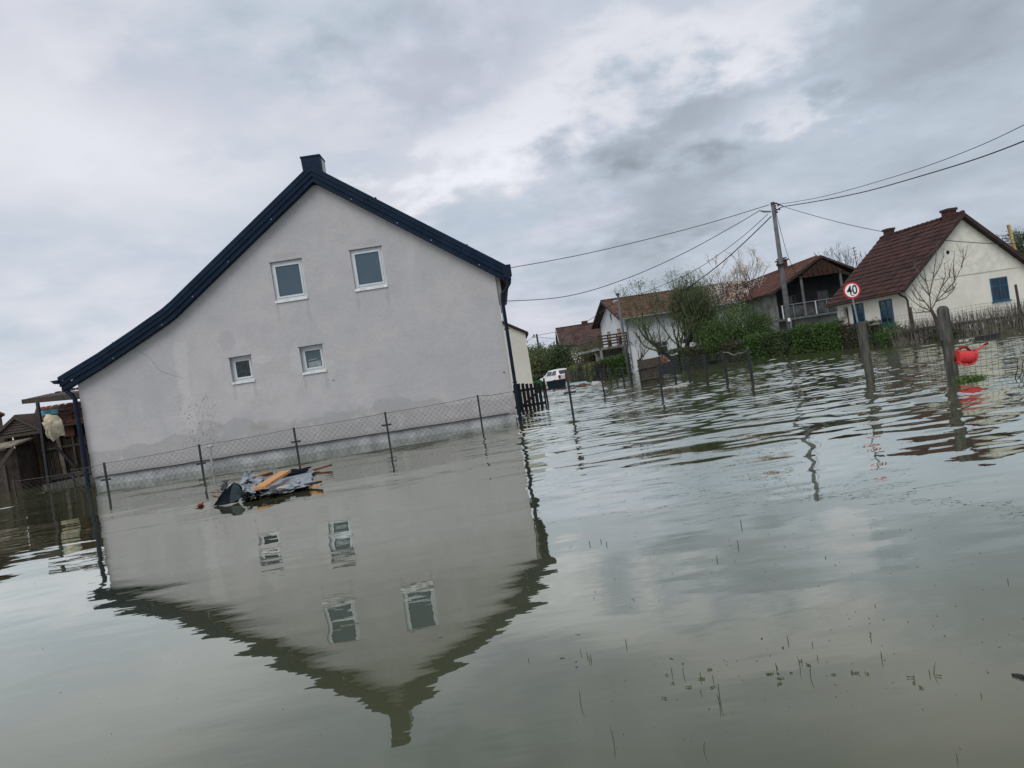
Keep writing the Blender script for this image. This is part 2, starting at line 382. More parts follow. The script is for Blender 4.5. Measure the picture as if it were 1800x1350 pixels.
# ------------------------------------------------------------------ water and ground
def water_mat():
    mt = bpy.data.materials.new('muddy flood water'); mt.use_nodes = True
    N, L, add, put, m, mix, noise, ss = NT(mt.node_tree)
    for n in list(N): N.remove(n)
    g = add('ShaderNodeNewGeometry'); pos = g.outputs['Position']
    n1 = noise(pos, .22, 4, .5); n2 = noise(pos, 1.1, 5, .6)
    sx = add('ShaderNodeSeparateXYZ'); L.new(pos, sx.inputs[0])
    base = mix(ss(n1, .35, .65), (.054, .061, .032, 1), (.072, .076, .042, 1))
    # silt nearer the surface on the shallow right foreground
    shallow = m('MULTIPLY', m('MULTIPLY', ss(m('ADD', sx.outputs[0], m('MULTIPLY', n2, .8)), .9, 2.3), ss(sx.outputs[1], 4.2, 2.2)), .55)
    base = mix(shallow, base, (.135, .115, .062, 1))
    mp = add('ShaderNodeMapping'); L.new(pos, mp.inputs[0]); mp.inputs['Scale'].default_value = (.45, 1, 1)
    bn = add('ShaderNodeBump'); bn.inputs['Strength'].default_value = .5; bn.inputs['Distance'].default_value = .004
    hs = m('ADD', noise(mp.outputs[0], 3.0, 3, .5), m('MULTIPLY', noise(mp.outputs[0], 9.0, 2, .5), .12))
    L.new(hs, bn.inputs['Height'])
    df = add('ShaderNodeBsdfDiffuse'); L.new(base, df.inputs[0])
    gl = add('ShaderNodeBsdfGlossy'); gl.inputs['Roughness'].default_value = .012; gl.inputs[0].default_value = (.935, .955, .895, 1)
    L.new(bn.outputs[0], gl.inputs['Normal'])
    dt = add('ShaderNodeVectorMath', operation='DOT_PRODUCT'); L.new(bn.outputs[0], dt.inputs[0]); L.new(g.outputs['Incoming'], dt.inputs[1])
    cz = m('MINIMUM', m('ABSOLUTE', dt.outputs['Value']), 1.0)
    fr = m('ADD', .03, m('MULTIPLY', m('POWER', m('SUBTRACT', 1.0, cz), 4.4), 1.68), clamp=True)
    fr = m('MINIMUM', fr, .78)
    ms = add('ShaderNodeMixShader'); put(fr, ms.inputs[0]); L.new(df.outputs[0], ms.inputs[1]); L.new(gl.outputs[0], ms.inputs[2])
    o = add('ShaderNodeOutputMaterial'); L.new(ms.outputs[0], o.inputs[0])
    return mt
M['water'] = water_mat()

def sstep(x, a, b):
    t = np.clip((x - a) / (b - a), 0, 1); return t * t * (3 - 2 * t)
def build_water():
    x0, x1, y0, y1 = -26.0, 30.0, 1.0, 54.0
    nx, ny = 480, 1040
    xs = np.linspace(x0, x1, nx); ys = np.linspace(y0, y1, ny)
    XX, YY = np.meshgrid(xs, ys)
    rng = np.random.default_rng(7)
    def waves(n, l0, l1, spread, slope, mean=math.pi / 2 + .10):
        H = np.zeros_like(XX)
        for _ in range(n):
            lam = l0 * (l1 / l0) ** rng.random(); k = 2 * math.pi / lam
            a = mean + rng.normal(0, spread); ph = rng.random() * 2 * math.pi
            H += (slope / math.sqrt(n) * 1.414 / k) * np.sin(k * (math.cos(a) * XX + math.sin(a) * YY) + ph)
        return H
    chop = waves(90, .24, .58, .60, 1.0); mids = waves(50, .55, 1.1, .50, 1.0); far = sstep(YY, 8, 16)
    small = waves(40, .22, .5, .7, 1.0)
    swell = waves(26, 1.2, 4.0, .5, 1.0)
    patch = waves(14, 4, 12, 1.2, 1.0) * 1.0; patch = np.clip(.5 + patch / (patch.std() * 4), 0, 1)
    # wind shelter in front of the house, calm water close to the camera
    shelter = sstep(XX, -13.0, -11.0) * (1 - sstep(XX + .12 * (YY - 10), -1.1, .9)) * (1 - sstep(YY, 21.5, 26))
    rough = sstep(YY + 1.2 * patch + 1.5 * sstep(XX, .5, 5), 6.3, 13.0)
    A = .0030 + .070 * rough * (1 - .93 * shelter) * (.40 + .9 * patch)
    # lapping wavelets at the left, in front of the shed
    left = (1 - sstep(XX, -11.6, -9.8)) * sstep(YY, 9.5, 13)
    A = A + .012 * left
    edge = sstep(XX, x0, x0 + 3) * (1 - sstep(XX, x1 - 3, x1)) * sstep(YY, y0, y0 + .8) * (1 - sstep(YY, y1 - 6, y1))
    roofedge = (1 - sstep(np.abs(XX + 9 - .9 * (YY - 14)), .0, 3.5)) * .002
    H = (A * ((.55 + .40 * far) * chop + (.75 - .45 * far) * mids + .25 * small) + (.0048 + .014 * rough * (1 - .6 * shelter)) * swell + (.0040 + roofedge) * small) * edge
    for cx, cy, r0, amp in ((1.02, 3.55, .10, .0018), (.86, 3.62, .04, .0012)):
        rr = np.hypot(XX - cx, YY - cy); H += amp * np.sin(rr * 60) * np.exp(-((rr - r0) / .08) ** 2)
    V = np.stack([XX, YY, H], -1).reshape(-1, 3)
    idx = np.arange(nx * ny).reshape(ny, nx)
    Q = np.stack([idx[:-1, :-1], idx[:-1, 1:], idx[1:, 1:], idx[1:, :-1]], -1).reshape(-1, 4)
    nv = len(V); B = 700.0
    extra = np.array([(-B, -60, 0), (B, -60, 0), (B, 900, 0), (-B, 900, 0), (x0, y0, 0), (x1, y0, 0), (x1, y1, 0), (x0, y1, 0)], float)
    EQ = np.array([(0, 1, 5, 4), (1, 2, 6, 5), (2, 3, 7, 6), (3, 0, 4, 7)]) + nv
    V = np.vstack([V, extra]); Q = np.vstack([Q, EQ])
    me = bpy.data.meshes.new('water'); me.vertices.add(len(V)); me.vertices.foreach_set('co', V.astype(np.float32).ravel())
    me.loops.add(Q.size); me.loops.foreach_set('vertex_index', Q.astype(np.int32).ravel())
    me.polygons.add(len(Q)); me.polygons.foreach_set('loop_start', np.arange(0, Q.size, 4, dtype=np.int32))
    me.update(calc_edges=True); me.polygons.foreach_set('use_smooth', np.ones(len(Q), bool))
    me.materials.append(M['water']); me.update()
    o = bpy.data.objects.new('water', me); COL.objects.link(o); tag(o, kind='structure')
build_water()

def build_ground():
    xs = np.concatenate([np.linspace(-700, -60, 12), np.linspace(-55, 80, 68), np.linspace(90, 700, 12)])
    ys = np.concatenate([np.linspace(-60, 20, 9), np.linspace(24, 130, 60), np.linspace(150, 900, 14)])
    mb = MB(); nx = len(xs)
    for y in ys:
        for x in xs:
            # raised gardens behind the long hedge; flooded lane stays low on the left
            a = sstep(np.array(y - max(0, (18 - x)) * .62), 46.5, 49.0) * sstep(np.array(x), 8.5, 11.0)
            b_ = sstep(np.array(y), 84, 96)
            c_ = sstep(np.array(x), 17.5, 19) * sstep(np.array(y), 36.5, 38)
            h = -.6 + max(float(a), float(b_), float(c_)) * (.72 + .05 * math.sin(x * .7) * math.cos(y * .6))
            mb.v.append((x, y, h))
    for j in range(len(ys) - 1):
        for i in range(nx - 1):
            k = j * nx + i; mb.f.append((k, k + 1, k + 1 + nx, k + nx)); mb.mi.append(0)
    mt = mat('wet garden soil and grass', (.045, .055, .028), .95, .4, 1.5, bump=.8, bscale=6, col2=(.06, .095, .03))
    tag(mb.build('ground', mt, smooth=True), kind='structure')
build_ground()

# ------------------------------------------------------------------ grey gable house
HA = R(.8); HM = Vector((-5.95, 20.6, 0))
HU = Vector((math.cos(HA), math.sin(HA), 0)); HN = Vector((math.sin(HA), -math.cos(HA), 0))
def F(u, z, off=0.0): return HM + HU * u + HN * off + Vector((0, 0, z))
house = root('gable_house', F(0, 0), 'large grey rendered house with steep navy edged gable standing in the flood', 'house')
WL, WR, HD = -5.95, 5.94, 9.0
TOP = [(-6.27, 3.11), (-5.13, 3.60), (-4.10, 4.09), (-3.22, 4.53), (-2.95, 4.70), (1.38, 7.82), (6.23, 4.32)]
def top_at(u):
    for (a, b), (c, d) in zip(TOP, TOP[1:]):
        if a <= u <= c: return b + (d - b) * (u - a) / (c - a)
    return TOP[0][1] if u < TOP[0][0] else TOP[-1][1]
wins = [(-.19, .695, 4.29, 5.40, 'pane', 'left'), (2.04, 2.935, 4.28, 5.41, 'pane', 'right'), (-1.72, -1.11, 2.24, 2.96, 'pane_dark', ''), (.24, .895, 2.21, 2.96, 'pane_mid', '')]
us = sorted(set([WL, WR] + [p[0] for p in TOP if WL < p[0] < WR]))
outl = [F(WL, .25), F(WR, .25)] + [F(u, top_at(u) - .05) for u in reversed(us)]
holes = [[F(a, z0), F(b, z0), F(b, z1), F(a, z1)] for a, b, z0, z1, *_ in wins]
mb = MB(); mb.prism(outl, -HN * .30, holes=holes)
# side and back walls
sw = MB()
for u0, u1 in ((WL, WL + .3), (WR - .3, WR)):
    hgt = top_at(u0 if u0 < 0 else u1) - .10
    sw.prism([F(u0, .25, -.302), F(u1, .25, -.302), F(u1, hgt, -.302), F(u0, hgt, -.302)], -HN * (HD - .6))
bo = [F(WL, .25, -HD + .3), F(WR, .25, -HD + .3)] + [F(u, top_at(u) - .05, -HD + .3) for u in reversed(us)]
sw.prism(bo, -HN * .3)
mb.build('wall', M['plaster'], house)
sw.build('side_wall', M['plaster'], house)
pl = MB(); pl.prism([F(WL + .03, -.7, -.035), F(WR - .03, -.7, -.035), F(WR - .03, .248, -.035), F(WL + .03, .248, -.035)], -HN * (HD - .1))
pl.build('plinth', mat('pale grey plinth render', (.33, .345, .36), .9, .25, 2.5, bump=.5, bscale=10), house)
cb = MB(); rnd = random.Random(3)
cb.tube([F(WL + .1 + i * .4, .262 + rnd.uniform(-.008, .008), .02) for i in range(30)], .013, 5)
cb.build('base_shadow_cable', M['blackm'], house)  # dark cable line, added to strengthen the weak shadow edge above the plinth
# crack lines in the plaster
ck = MB()
def crack(pts, wd):
    rr = random.Random(len(pts)); P = []
    for (a, b), (c, d) in zip(pts, pts[1:]):
        for k in range(8): t = k / 8; P.append((a + (c - a) * t + rr.uniform(-.014, .014), b + (d - b) * t + rr.uniform(-.014, .014)))
    for (a, b), (c, d) in zip(P, P[1:]):
        ck.prism([F(a, b - wd, .002), F(c, d - wd, .002), F(c, d + wd, .002), F(a, b + wd, .002)], -HN * .0015)
crack([(-4.31, 3.66), (-3.93, 3.36), (-3.76, 3.13), (-3.71, 2.96), (-3.45, 2.80), (-3.1, 2.62)], .005)
crack([(-3.42, 2.98), (-3.2, 2.75), (-3.02, 2.55)], .0022)
ck.build('plaster_crack', mat('crack shadow', (.16, .16, .17), .95, .3, 10), house)
# roof sheet, verge trim in three stepped bands
def ribbon(b0, b1, off, th, name, m_, extra=0.0):
    mb = MB()
    pts = [(u - (extra if i == 0 else 0) + (extra if i == len(TOP) - 1 else 0), z) for i, (u, z) in enumerate(TOP)]
    def fct(i):      # vertical drop that keeps the band one width square to the slope
        v = []
        if i > 0: a = pts[i - 1]; b = pts[i]; v.append(math.hypot(1, (b[1] - a[1]) / (b[0] - a[0])))
        if i < len(pts) - 1: a = pts[i]; b = pts[i + 1]; v.append(math.hypot(1, (b[1] - a[1]) / (b[0] - a[0])))
        return sum(v) / len(v)
    fs = [fct(i) for i in range(len(pts))]
    for i in range(len(pts) - 1):
        (a, b), (c, d) = pts[i], pts[i + 1]
        q = [F(a, b - b0 * fs[i], off), F(c, d - b0 * fs[i + 1], off), F(c, d - b1 * fs[i + 1], off), F(a, b - b1 * fs[i], off)]
        q2 = [p - HN * th for p in q]
        mb.add(q + q2, [(0, 3, 2, 1), (4, 5, 6, 7), (0, 1, 5, 4), (3, 7, 6, 2)] + ([(0, 4, 7, 3)] if i == 0 else []) + ([(1, 2, 6, 5)] if i == len(pts) - 2 else []))
    return mb.build(name, m_, house)
ribbon(-.02, .115, .30, .04, 'verge_flashing', M['navy'], .03)
ribbon(.118, .225, .275, .04, 'barge_board', M['navy'], .02)
ribbon(.229, .345, .235, .234, 'soffit_board', M['navy'])
hl = MB()
for b0, off in ((.030, .304), (.170, .279), (.290, .2385)):
    for (a, b), (c, d) in zip(TOP, TOP[1:]):
        k_ = 1.2 if a > -3 else 1.1
        hl.beam(F(a, b - b0 * k_, off), F(c, d - b0 * k_, off), .008, .010)
hl.build('flashing_fold', M['navy2'], house)
# roof covering with standing ribs running up the slope
rf = MB()
for (a, b), (c, d) in zip(TOP, TOP[1:]):
    q = [F(a, b + .02, .25), F(c, d + .02, .25), F(c, d + .02, -HD - .3), F(a, b + .02, -HD - .3)]
    q2 = [p - Vector((0, 0, .07)) for p in q]
    rf.add(q + q2, [(0, 1, 2, 3), (4, 7, 6, 5), (0, 4, 5, 1), (2, 6, 7, 3), (0, 3, 7, 4), (1, 5, 6, 2)])
    for k in range(24):
        o = .05 - k * .4
        rf.beam(F(a, b + .035, o), F(c, d + .035, o), .05, .04)
rf.build('roof', M['navy'], house)
rc = MB()
rc.beam(F(1.38, 7.84, -.75), F(1.38, 7.84, -HD - .3), .22, .04)
rc.build('ridge_cap', M['navy2'], house)
ef = MB()      # ribbed underside of the right eave
ef.prism([F(5.95, 4.30, .2), F(6.22, 4.12, .2), F(6.22, 4.09, .2), F(5.95, 4.26, .2)], -HN * (HD + .2))
for k in range(30): ef.beam(F(5.98, 4.23, -.1 - k * .3), F(6.24, 4.06, -.1 - k * .3), .07, .05)
ef.build('eave_underside', M['brown_trim'], house)
for k, u in enumerate([-4.75, -3.3, -2.35, -1.25, .1, 2.35, 3.5, 4.35, 5.55]):
    sc = MB(); sc.frame_box(F(u, top_at(u) - .36, .238), HU * .014, HN * .006, Vector((0, 0, .014))); sc.build('trim_screw', M['galv'], house)
for u in (-4.75, -1.0, 3.0, 5.3): sg = MB(); sg.frame_box(F(u, top_at(u) + .06, .1), HU * .02, HN * .03, Vector((0, 0, .035))); sg.build('snow_guard', M['navy2'], house)
# chimney
ch = MB(); ch.prism([F(1.13, 7.35, .02), F(1.61, 7.35, .02), F(1.63, 8.14, .02), F(1.10, 8.14, .02)], -HN * .62)
chim = ch.build('chimney', M['navy'], house)
cc_ = MB(); cc_.prism([F(1.085, 8.142, .035), F(1.645, 8.142, .035), F(1.645, 8.185, .035), F(1.085, 8.185, .035)], -HN * .65)
cc_.build('chimney_cap', M['navy2'], chim)
cs = MB(); cs.prism([F(1.632, 7.75, -.12), F(1.640, 7.75, -.12), F(1.645, 8.10, -.12), F(1.635, 8.10, -.12)], -HN * .34)
cs.build('chimney_side_panel', M['house_white'], chim)
cs = MB(); cs.beam(F(1.37, 7.5, .022), F(1.37, 8.13, .022), .006, .008, up=HN); cs.build('chimney_seam', M['navy2'], chim)
# windows
for a, b, z0, z1, pm, side in wins:
    d0 = -.06 if z1 > 4 else -.13
    fr = MB(); f1 = .062; dz = .05
    def ring(mb, a, b, z0, z1, wd, off, th):
        mb.prism([F(a, z0, off), F(b, z0, off), F(b, z1, off), F(a, z1, off)], -HN * th, holes=[[F(a + wd, z0 + wd, off), F(b - wd, z0 + wd, off), F(b - wd, z1 - wd, off), F(a + wd, z1 - wd, off)]])
    ring(fr, a + .002, b - .002, z0 + .045, z1 - .002, f1, d0, .07)
    wf = fr.build('window', M['pvc'], house)
    sh = MB(); ring(sh, a + f1 + .004, b - f1 - .004, z0 + .045 + f1 + .004, z1 - f1 - .006, .048, d0 + .014, .05)
    sh.build('sash', M['pvc'], wf)
    p = MB(); p.prism([F(a + .10, z0 + .14, d0 - .012), F(b - .10, z0 + .14, d0 - .012), F(b - .10, z1 - .10, d0 - .012), F(a + .10, z1 - .10, d0 - .012)], -HN * .012)
    p.build('pane', M[pm], wf)
    s_ = MB(); s_.prism([F(a - .012, z0 + .046, .035), F(b + .012, z0 + .046, .035), F(b + .012, z0 + .006, .035), F(a - .012, z0 + .006, .035)], -HN * (.035 - d0 - .01))
    s_.frame_box(F((a + b) / 2, z0 + .0, .030), HU * ((b - a) / 2 + .012), HN * .006, Vector((0, 0, .020)))
    s_.build('sill', M['sill'], wf)
    if pm == 'pane_mid':
        bl = MB(); bl.prism([F(a + .16, z0 + .15, d0 - .010), F(b - .14, z0 + .15, d0 - .010), F(b - .14, z0 + .33, d0 - .010), F(a + .16, z0 + .31, d0 - .010)], HN * .004)  # pale reflection in the pane, built as flat grey panels
        bl.beam(F(a + .15, z0 + .37, d0 - .007), F(b - .24, z0 + .385, d0 - .007), .004, .022)
        bl.build('reflected_shape', mat('grey reflected shape', (.20, .23, .25), .7, .2, 9), wf)
    ln = MB(); ln.prism([F(a - .03, z1 + .002, .006), F(b + .02, z1 + .002, .006), F(b + .02, z1 + .022, .006), F(a - .03, z1 + .022, .006)], -HN * .02)
    ln.build('lintel_edge', mat('dark lintel line', (.10, .10, .11), .9, .3, 9), house)
for u, z, r in ((5.78, 1.42, .022), (1.05, 1.92, .015)): ho = MB(); ho.tube([F(u, z, .01), F(u, z, -.02)], r, 8); ho.build('wall_hole', M['dark_in'], house)
# gutters and downpipes
def gutter(u, z, name_side):
    g = MB(); seg = 8; r = .075
    pr = [(math.cos(math.pi + math.pi * k / seg) * r, math.sin(math.pi + math.pi * k / seg) * r) for k in range(seg + 1)]
    for k in range(seg):
        (a, b), (c, d) = pr[k], pr[k + 1]
        g.add([F(u + a, z + b, .33), F(u + c, z + d, .33), F(u + c, z + d, -HD - .3), F(u + a, z + b, -HD - .3)], [(0, 1, 2, 3)])
    g.poly([F(u + a, z + b, .33) for a, b in pr]); g.poly([F(u - r, z + .012, .33), F(u + r, z + .012, .33), F(u + r, z, .33), F(u - r, z, .33)])
    return g
g = gutter(-6.37, 3.03, 'l'); g.beam(F(-6.48, 3.04, .33), F(-6.26, 3.04, .33), .02, .03); g.build('gutter', M['navy2'], house)
g = gutter(6.30, 4.22, 'r'); g.prism([F(6.17, 4.33, .34), F(6.40, 4.33, .34), F(6.40, 4.02, .34), F(6.30, 3.92, .34), F(6.17, 4.02, .34)], -HN * .16); g.build('gutter', M['navy2'], house)
dp = MB(); dp.prism([F(-6.33, 3.00, .22), F(-6.05, 3.00, .22), F(-6.14, 2.78, .20), F(-6.27, 2.78, .20)], -HN * .13)
dp.tube([F(-6.20, 2.86, .15), F(-6.18, 2.72, .15), F(-6.06, 2.60, .15), F(-6.005, 2.48, .15), F(-6.005, 1.4, .15), F(-6.015, -.3, .15)], .062, 10)
dp.build('downpipe', M['navy2'], house, smooth=False)
dp = MB(); dp.tube([F(6.33, 3.98, .17), F(6.30, 3.84, .17), F(6.18, 3.68, .17), F(6.06, 3.58, .17), F(6.04, 3.40, .17), F(6.035, 1.5, .17), F(6.03, -.3, .17)], .050, 10)
dp.build('downpipe', M['navy2'], house)
for u, z in ((-6.0, 2.2), (-6.0, .9), (6.035, 2.6), (6.035, 1.1)): fb = MB(); fb.frame_box(F(u, z, .10), HU * .075, HN * .08, Vector((0, 0, .012))); fb.build('pipe_bracket', M['navy2'], house)
cr = MB(); cr.prism([F(5.955, 3.1, -.02), F(6.04, 3.1, -.02), F(6.06, 4.05, -.02), F(5.955, 4.12, -.02)], -HN * .3); cr.build('eave_return', M['grey_wall'], house)
wb = MB(); wb.frame_box(F(6.0, 2.98, -.1), HU * .04, HN * .05, Vector((0, 0, .14))); wb.build('junction_box', M['pvc'], house)

# ------------------------------------------------------------------ chain link fence by the house
FO = .9
fence = root('chain_link_fence', F(0, 0, FO), 'rusty chain link fence with short black posts along the grey gable wall', 'fence')
posts = [(-5.09, .63), (-2.55, .72), (.02, .78), (2.47, .82), (4.97, .89)]
for k, (u, zt) in enumerate(posts):
    p = MB(); lean = .03 * math.sin(k * 2.1)
    p.beam(F(u, -.5, FO), F(u + lean * .4, zt + .03, FO), .045, .045, up=HN)
    po = p.build('post', M['blackm'], fence)
    if k < 4:
        q = MB(); zc = [.20, .24, .43, .50][k]
        q.frame_box(F(u, zc, FO + .03), HU * .13, HN * .006, Vector((0, 0, .024)))
        q.build('cross_plate', M['blackm'], po)
def chain(mb, P, Q, z0, z1a, z1b, cell=.15, r=.0028):
    # diamond wires between two points, rising lines in both directions
    d = Q - P; l = d.length; n = int(l / cell)
    for sgn in (1, -1):
        for i in range(-int(1.2 / cell), n + int(1.2 / cell)):
            s0 = i * cell * 1.0; pts = []
            for j in range(60):
                z = z0 + j * cell * .5 * .95
                s = s0 + sgn * j * cell * .5
                zt = z1a + (z1b - z1a) * min(max(s / l, 0), 1)
                if 0 <= s <= l and z <= zt: pts.append(P + d * (s / l) + Vector((0, 0, z)))
            if len(pts) > 1: mb.tube([pts[0], pts[-1]], r, 3, cap=False)
mesh = MB()
pu = [(-6.0, .60)] + posts + [(5.94, .87)]
for (a, za), (b, zb) in zip(pu, pu[1:]):
    chain(mesh, F(a, 0, FO), F(b, 0, FO), -.12, za, zb)
mo = mesh.build('wire_mesh', M['rustwire'], fence); mo['kind'] = 'stuff'
tw = MB(); rnd = random.Random(5)
pts = []
for (a, za), (b, zb) in zip(pu, pu[1:]):
    for k in range(14):
        t = k / 14; pts.append(F(a + (b - a) * t, za + (zb - za) * t - .02 * math.sin(math.pi * t) + rnd.uniform(-.006, .006), FO))
tw.tube(pts, .006, 4); tw.build('top_wire', M['rustwire'], fence)
vp = MB(); vp.tube([F(-2.33, .66, .7), F(-2.36, .2, .7), F(-2.34, -.4, .7)], .030, 8); vp.tube([F(-2.42, .64, .7), F(-2.25, .66, .7)], .035, 8)
o = vp.build('vent_pipe', M['trash_white'], org=F(-2.34, 0, .7)); tag(o, 'thin white plastic pipe rising from the water beside the second fence post', 'pipe')

# ------------------------------------------------------------------ picket gate at the right corner
g0 = atZ(904, 723); g1 = atZ(960, 713); g0.z = g1.z = 0
gz = .92
gate = root('picket_gate', g0, 'dark wooden picket gate with diagonal brace half under water by the downpipe', 'gate')
gd = (g1 - g0)
for k in range(9):
    t = k / 8; p = g0 + gd * t; b = MB()
    h = gz + (.05 if k in (1, 2, 3) else 0) - .02 * (k % 2) - (.03 if k > 5 else 0)
    b.beam(p + Vector((0, 0, -.3)), p + Vector((0, 0, h)), .115 if k < 8 else .06, .025, up=Vector((0, 1, 0)))
    b.build('picket', M['board_dark'], gate)
for z in (.70, .12):
    b = MB(); b.beam(g0 + Vector((0, .05, z)), g1 + Vector((0, .05, z)), .04, .09); b.build('rail', M['board_dark'], gate)
b = MB(); b.beam(g0 + gd * .22 + Vector((0, -.04, .10)), g1 + Vector((0, -.04, .70)), .035, .08); b.build('brace', M['board_dark'], gate)
b = MB(); b.beam(g0 + gd * -.01 + Vector((0, 0, -.3)), g0 + gd * -.01 + Vector((0, 0, 1.0)), .1, .1); b.build('gate_post', M['board_dark'], gate)
b = MB(); b.beam(g1 + gd * .07 + Vector((0, 0, -.3)), g1 + gd * .05 + Vector((0, 0, 1.02)), .05, .05); b.build('gate_post', M['board_dark'], gate)

# ------------------------------------------------------------------ generic roofs and houses
V3 = lambda *a: Vector(a)
def tile_rows(mb, P, ax, up, wd, ln, tw, tl, rng, lift=.035, jitter=.01):
    """rows of overlapping tiles: P lower corner, ax along the eave, up the slope"""
    ax = ax.normalized(); up = up.normalized(); nr = ax.cross(up).normalized()
    if nr.z < 0: nr = -nr
    nc = max(1, round(wd / tw)); nrw = max(1, round(ln / tl)); tw = wd / nc; tl = ln / nrw
    for j in range(nrw):
        for i in range(nc):
            o = P + ax * (i * tw) + up * (j * tl); jz = rng.uniform(-jitter, jitter)
            a = o + nr * (lift + jz); b = a + ax * tw * .93
            c = b + up * tl * 1.06 - nr * lift * .7; d = a + up * tl * 1.06 - nr * lift * .7
            mbn = nr * (lift * .25); m1 = (a + b) / 2 + mbn; m2 = (c + d) / 2 + mbn
            mb.add([a, b, c, d, a - nr * lift, b - nr * lift, m1, m2], [(0, 6, 7, 3), (6, 1, 2, 7), (4, 5, 1, 6, 0)])
def gable_building(name, C0, gx, gy, hw, L, ez, rz, wallm, roofm, label, over=.35, tl=.33, tw=.25, base=-.6, trim='brown_trim', lift=.05, seed=1):
    """C0 = foot below the front apex, gx across the gable, gy ridge direction, hw = half width to the eave"""
    rt = root(name, C0, label, 'house')
    rng = random.Random(seed)
    sl = (rz - ez) / hw; wh = hw - over; wz = rz - sl * wh - .12
    up = Vector((0, 0, 1))
    front = [C0 - gx * wh + up * base, C0 + gx * wh + up * base, C0 + gx * wh + up * wz, C0 + up * (rz - .12), C0 - gx * wh + up * wz]
    for p0 in (0, L - .25): b = MB(); b.prism([p + gy * p0 for p in front], gy * .25); b.build('gable_wall', wallm, rt)
    for s in (-1, 1):
        b = MB(); a = C0 + gx * (s * wh); q = [a + gy * .252 + up * base, a + gy * .252 + up * wz, a + gy * .252 - gx * (s * .25) + up * wz, a + gy * .252 - gx * (s * .25) + up * base]
        b.prism(q, gy * (L - .504)); b.build('side_wall', wallm, rt)
    fo = over * .8
    for s in (-1, 1):
        E = C0 + gx * (s * hw) + up * ez - gy * fo; Rg = C0 + up * rz - gy * fo
        nn = (Rg - E).normalized().cross(gy).normalized()
        if nn.z < 0: nn = -nn
        b = MB(); q = [E, Rg, Rg - nn * .10, E - nn * .10]; b.prism(q, gy * (L + 2 * fo)); ro = b.build('roof', M['brown_trim'], rt)
        t = MB(); tile_rows(t, E + nn * .002, gy, Rg - E, L + 2 * fo, (Rg - E).length, tw, tl, rng, lift=lift)
        to = t.build('roof_tiles', roofm, ro); to['kind'] = 'stuff'
        v = MB(); v.prism([E - nn * .14 - gy * .04, Rg - up * .17 - gy * .04, Rg + up * .04 - gy * .04, E + nn * .05 - gy * .04], gy * .04); v.build('barge_board', M[trim], ro)
    t = MB(); n = int((L + 2 * fo) / .33)
    for k in range(n):
        p = C0 + up * (rz + .035) - gy * fo + gy * (k * .33)
        t.tube([p, p + gy * .36 - up * .015], [.11, .085], 7)
    to = t.build('ridge_tiles', roofm, rt); to['kind'] = 'stuff'
    return rt, wz, wh
def wall_window(rt, P, ax, n, wd, ht, fm, pm, depth=.06, mull=True, sill=True, nm='window'):
    """P lower-left corner on the wall face, ax along the wall, n outward"""
    up = Vector((0, 0, 1)); fw = .07
    def q(a, b, c, d, off): return [P + ax * a + up * c + n * off, P + ax * b + up * c + n * off, P + ax * b + up * d + n * off, P + ax * a + up * d + n * off]
    f = MB(); f.prism(q(0, wd, 0, ht, .03), -n * .05, holes=[q(fw, wd - fw, fw, ht - fw, .03)]); fo = f.build(nm, fm, rt)
    p = MB(); p.prism(q(fw, wd - fw, fw, ht - fw, .008), -n * .006); p.build('pane', pm, fo)
    if mull:
        c = MB(); c.prism(q(wd / 2 - .03, wd / 2 + .03, fw, ht - fw, .028), -n * .018); c.prism(q(fw, wd / 2 - .032, ht * .62, ht * .62 + .06, .026), -n * .016); c.prism(q(wd / 2 + .032, wd - fw, ht * .62, ht * .62 + .06, .026), -n * .016)
        c.build('glazing_bar', fm, fo)
    if sill:
        s = MB(); s.prism(q(-.05, wd + .05, -.05, -.003, .08), -n * .078); s.build('sill', fm, fo)
    return fo

# annexe behind the right corner
an_e = atY(927, 585, 42); an_c = atY(931, 640, 42)
AX = an_e.x
rt = root('annexe_house', (AX - 3, 42, 0), 'pale cream gable wall with thin brown verge showing right behind the downpipe', 'house')
ez = an_e.z; sl = .62; z0 = ez + sl * 3.1
b = MB(); b.prism([V3(AX - 6.2, 42, -.6), V3(AX - .12, 42, -.6), V3(AX - .12, 42, ez - .02), V3(AX - 3.1, 42, z0 - .12), V3(AX - 6.2, 42, ez - .1)], V3(0, 7, 0)); b.build('wall', M['annexe'], rt)
b = MB(); b.prism([V3(AX + .05, 41.8, ez - .10), V3(AX + .05, 41.8, ez + .04), V3(AX - 3.1, 41.8, z0 + .06), V3(AX - 3.1, 41.8, z0 - .08)], V3(0, 7.4, 0))
b.prism([V3(AX - 3.1, 41.8, z0 - .08), V3(AX - 3.1, 41.8, z0 + .06), V3(AX - 6.3, 41.8, ez + .02), V3(AX - 6.3, 41.8, ez - .12)], V3(0, 7.4, 0)); b.build('roof', M['tile_brown'], rt)
b = MB(); b.prism([V3(AX - 6.18, 41.97, -.6), V3(AX - .1, 41.97, -.6), V3(AX - .1, 41.97, .38), V3(AX - 6.18, 41.97, .30)], V3(0, .028, 0)); b.build('damp_plinth', mat('damp stained render', (.36, .35, .31), .9, .3, 2), rt)

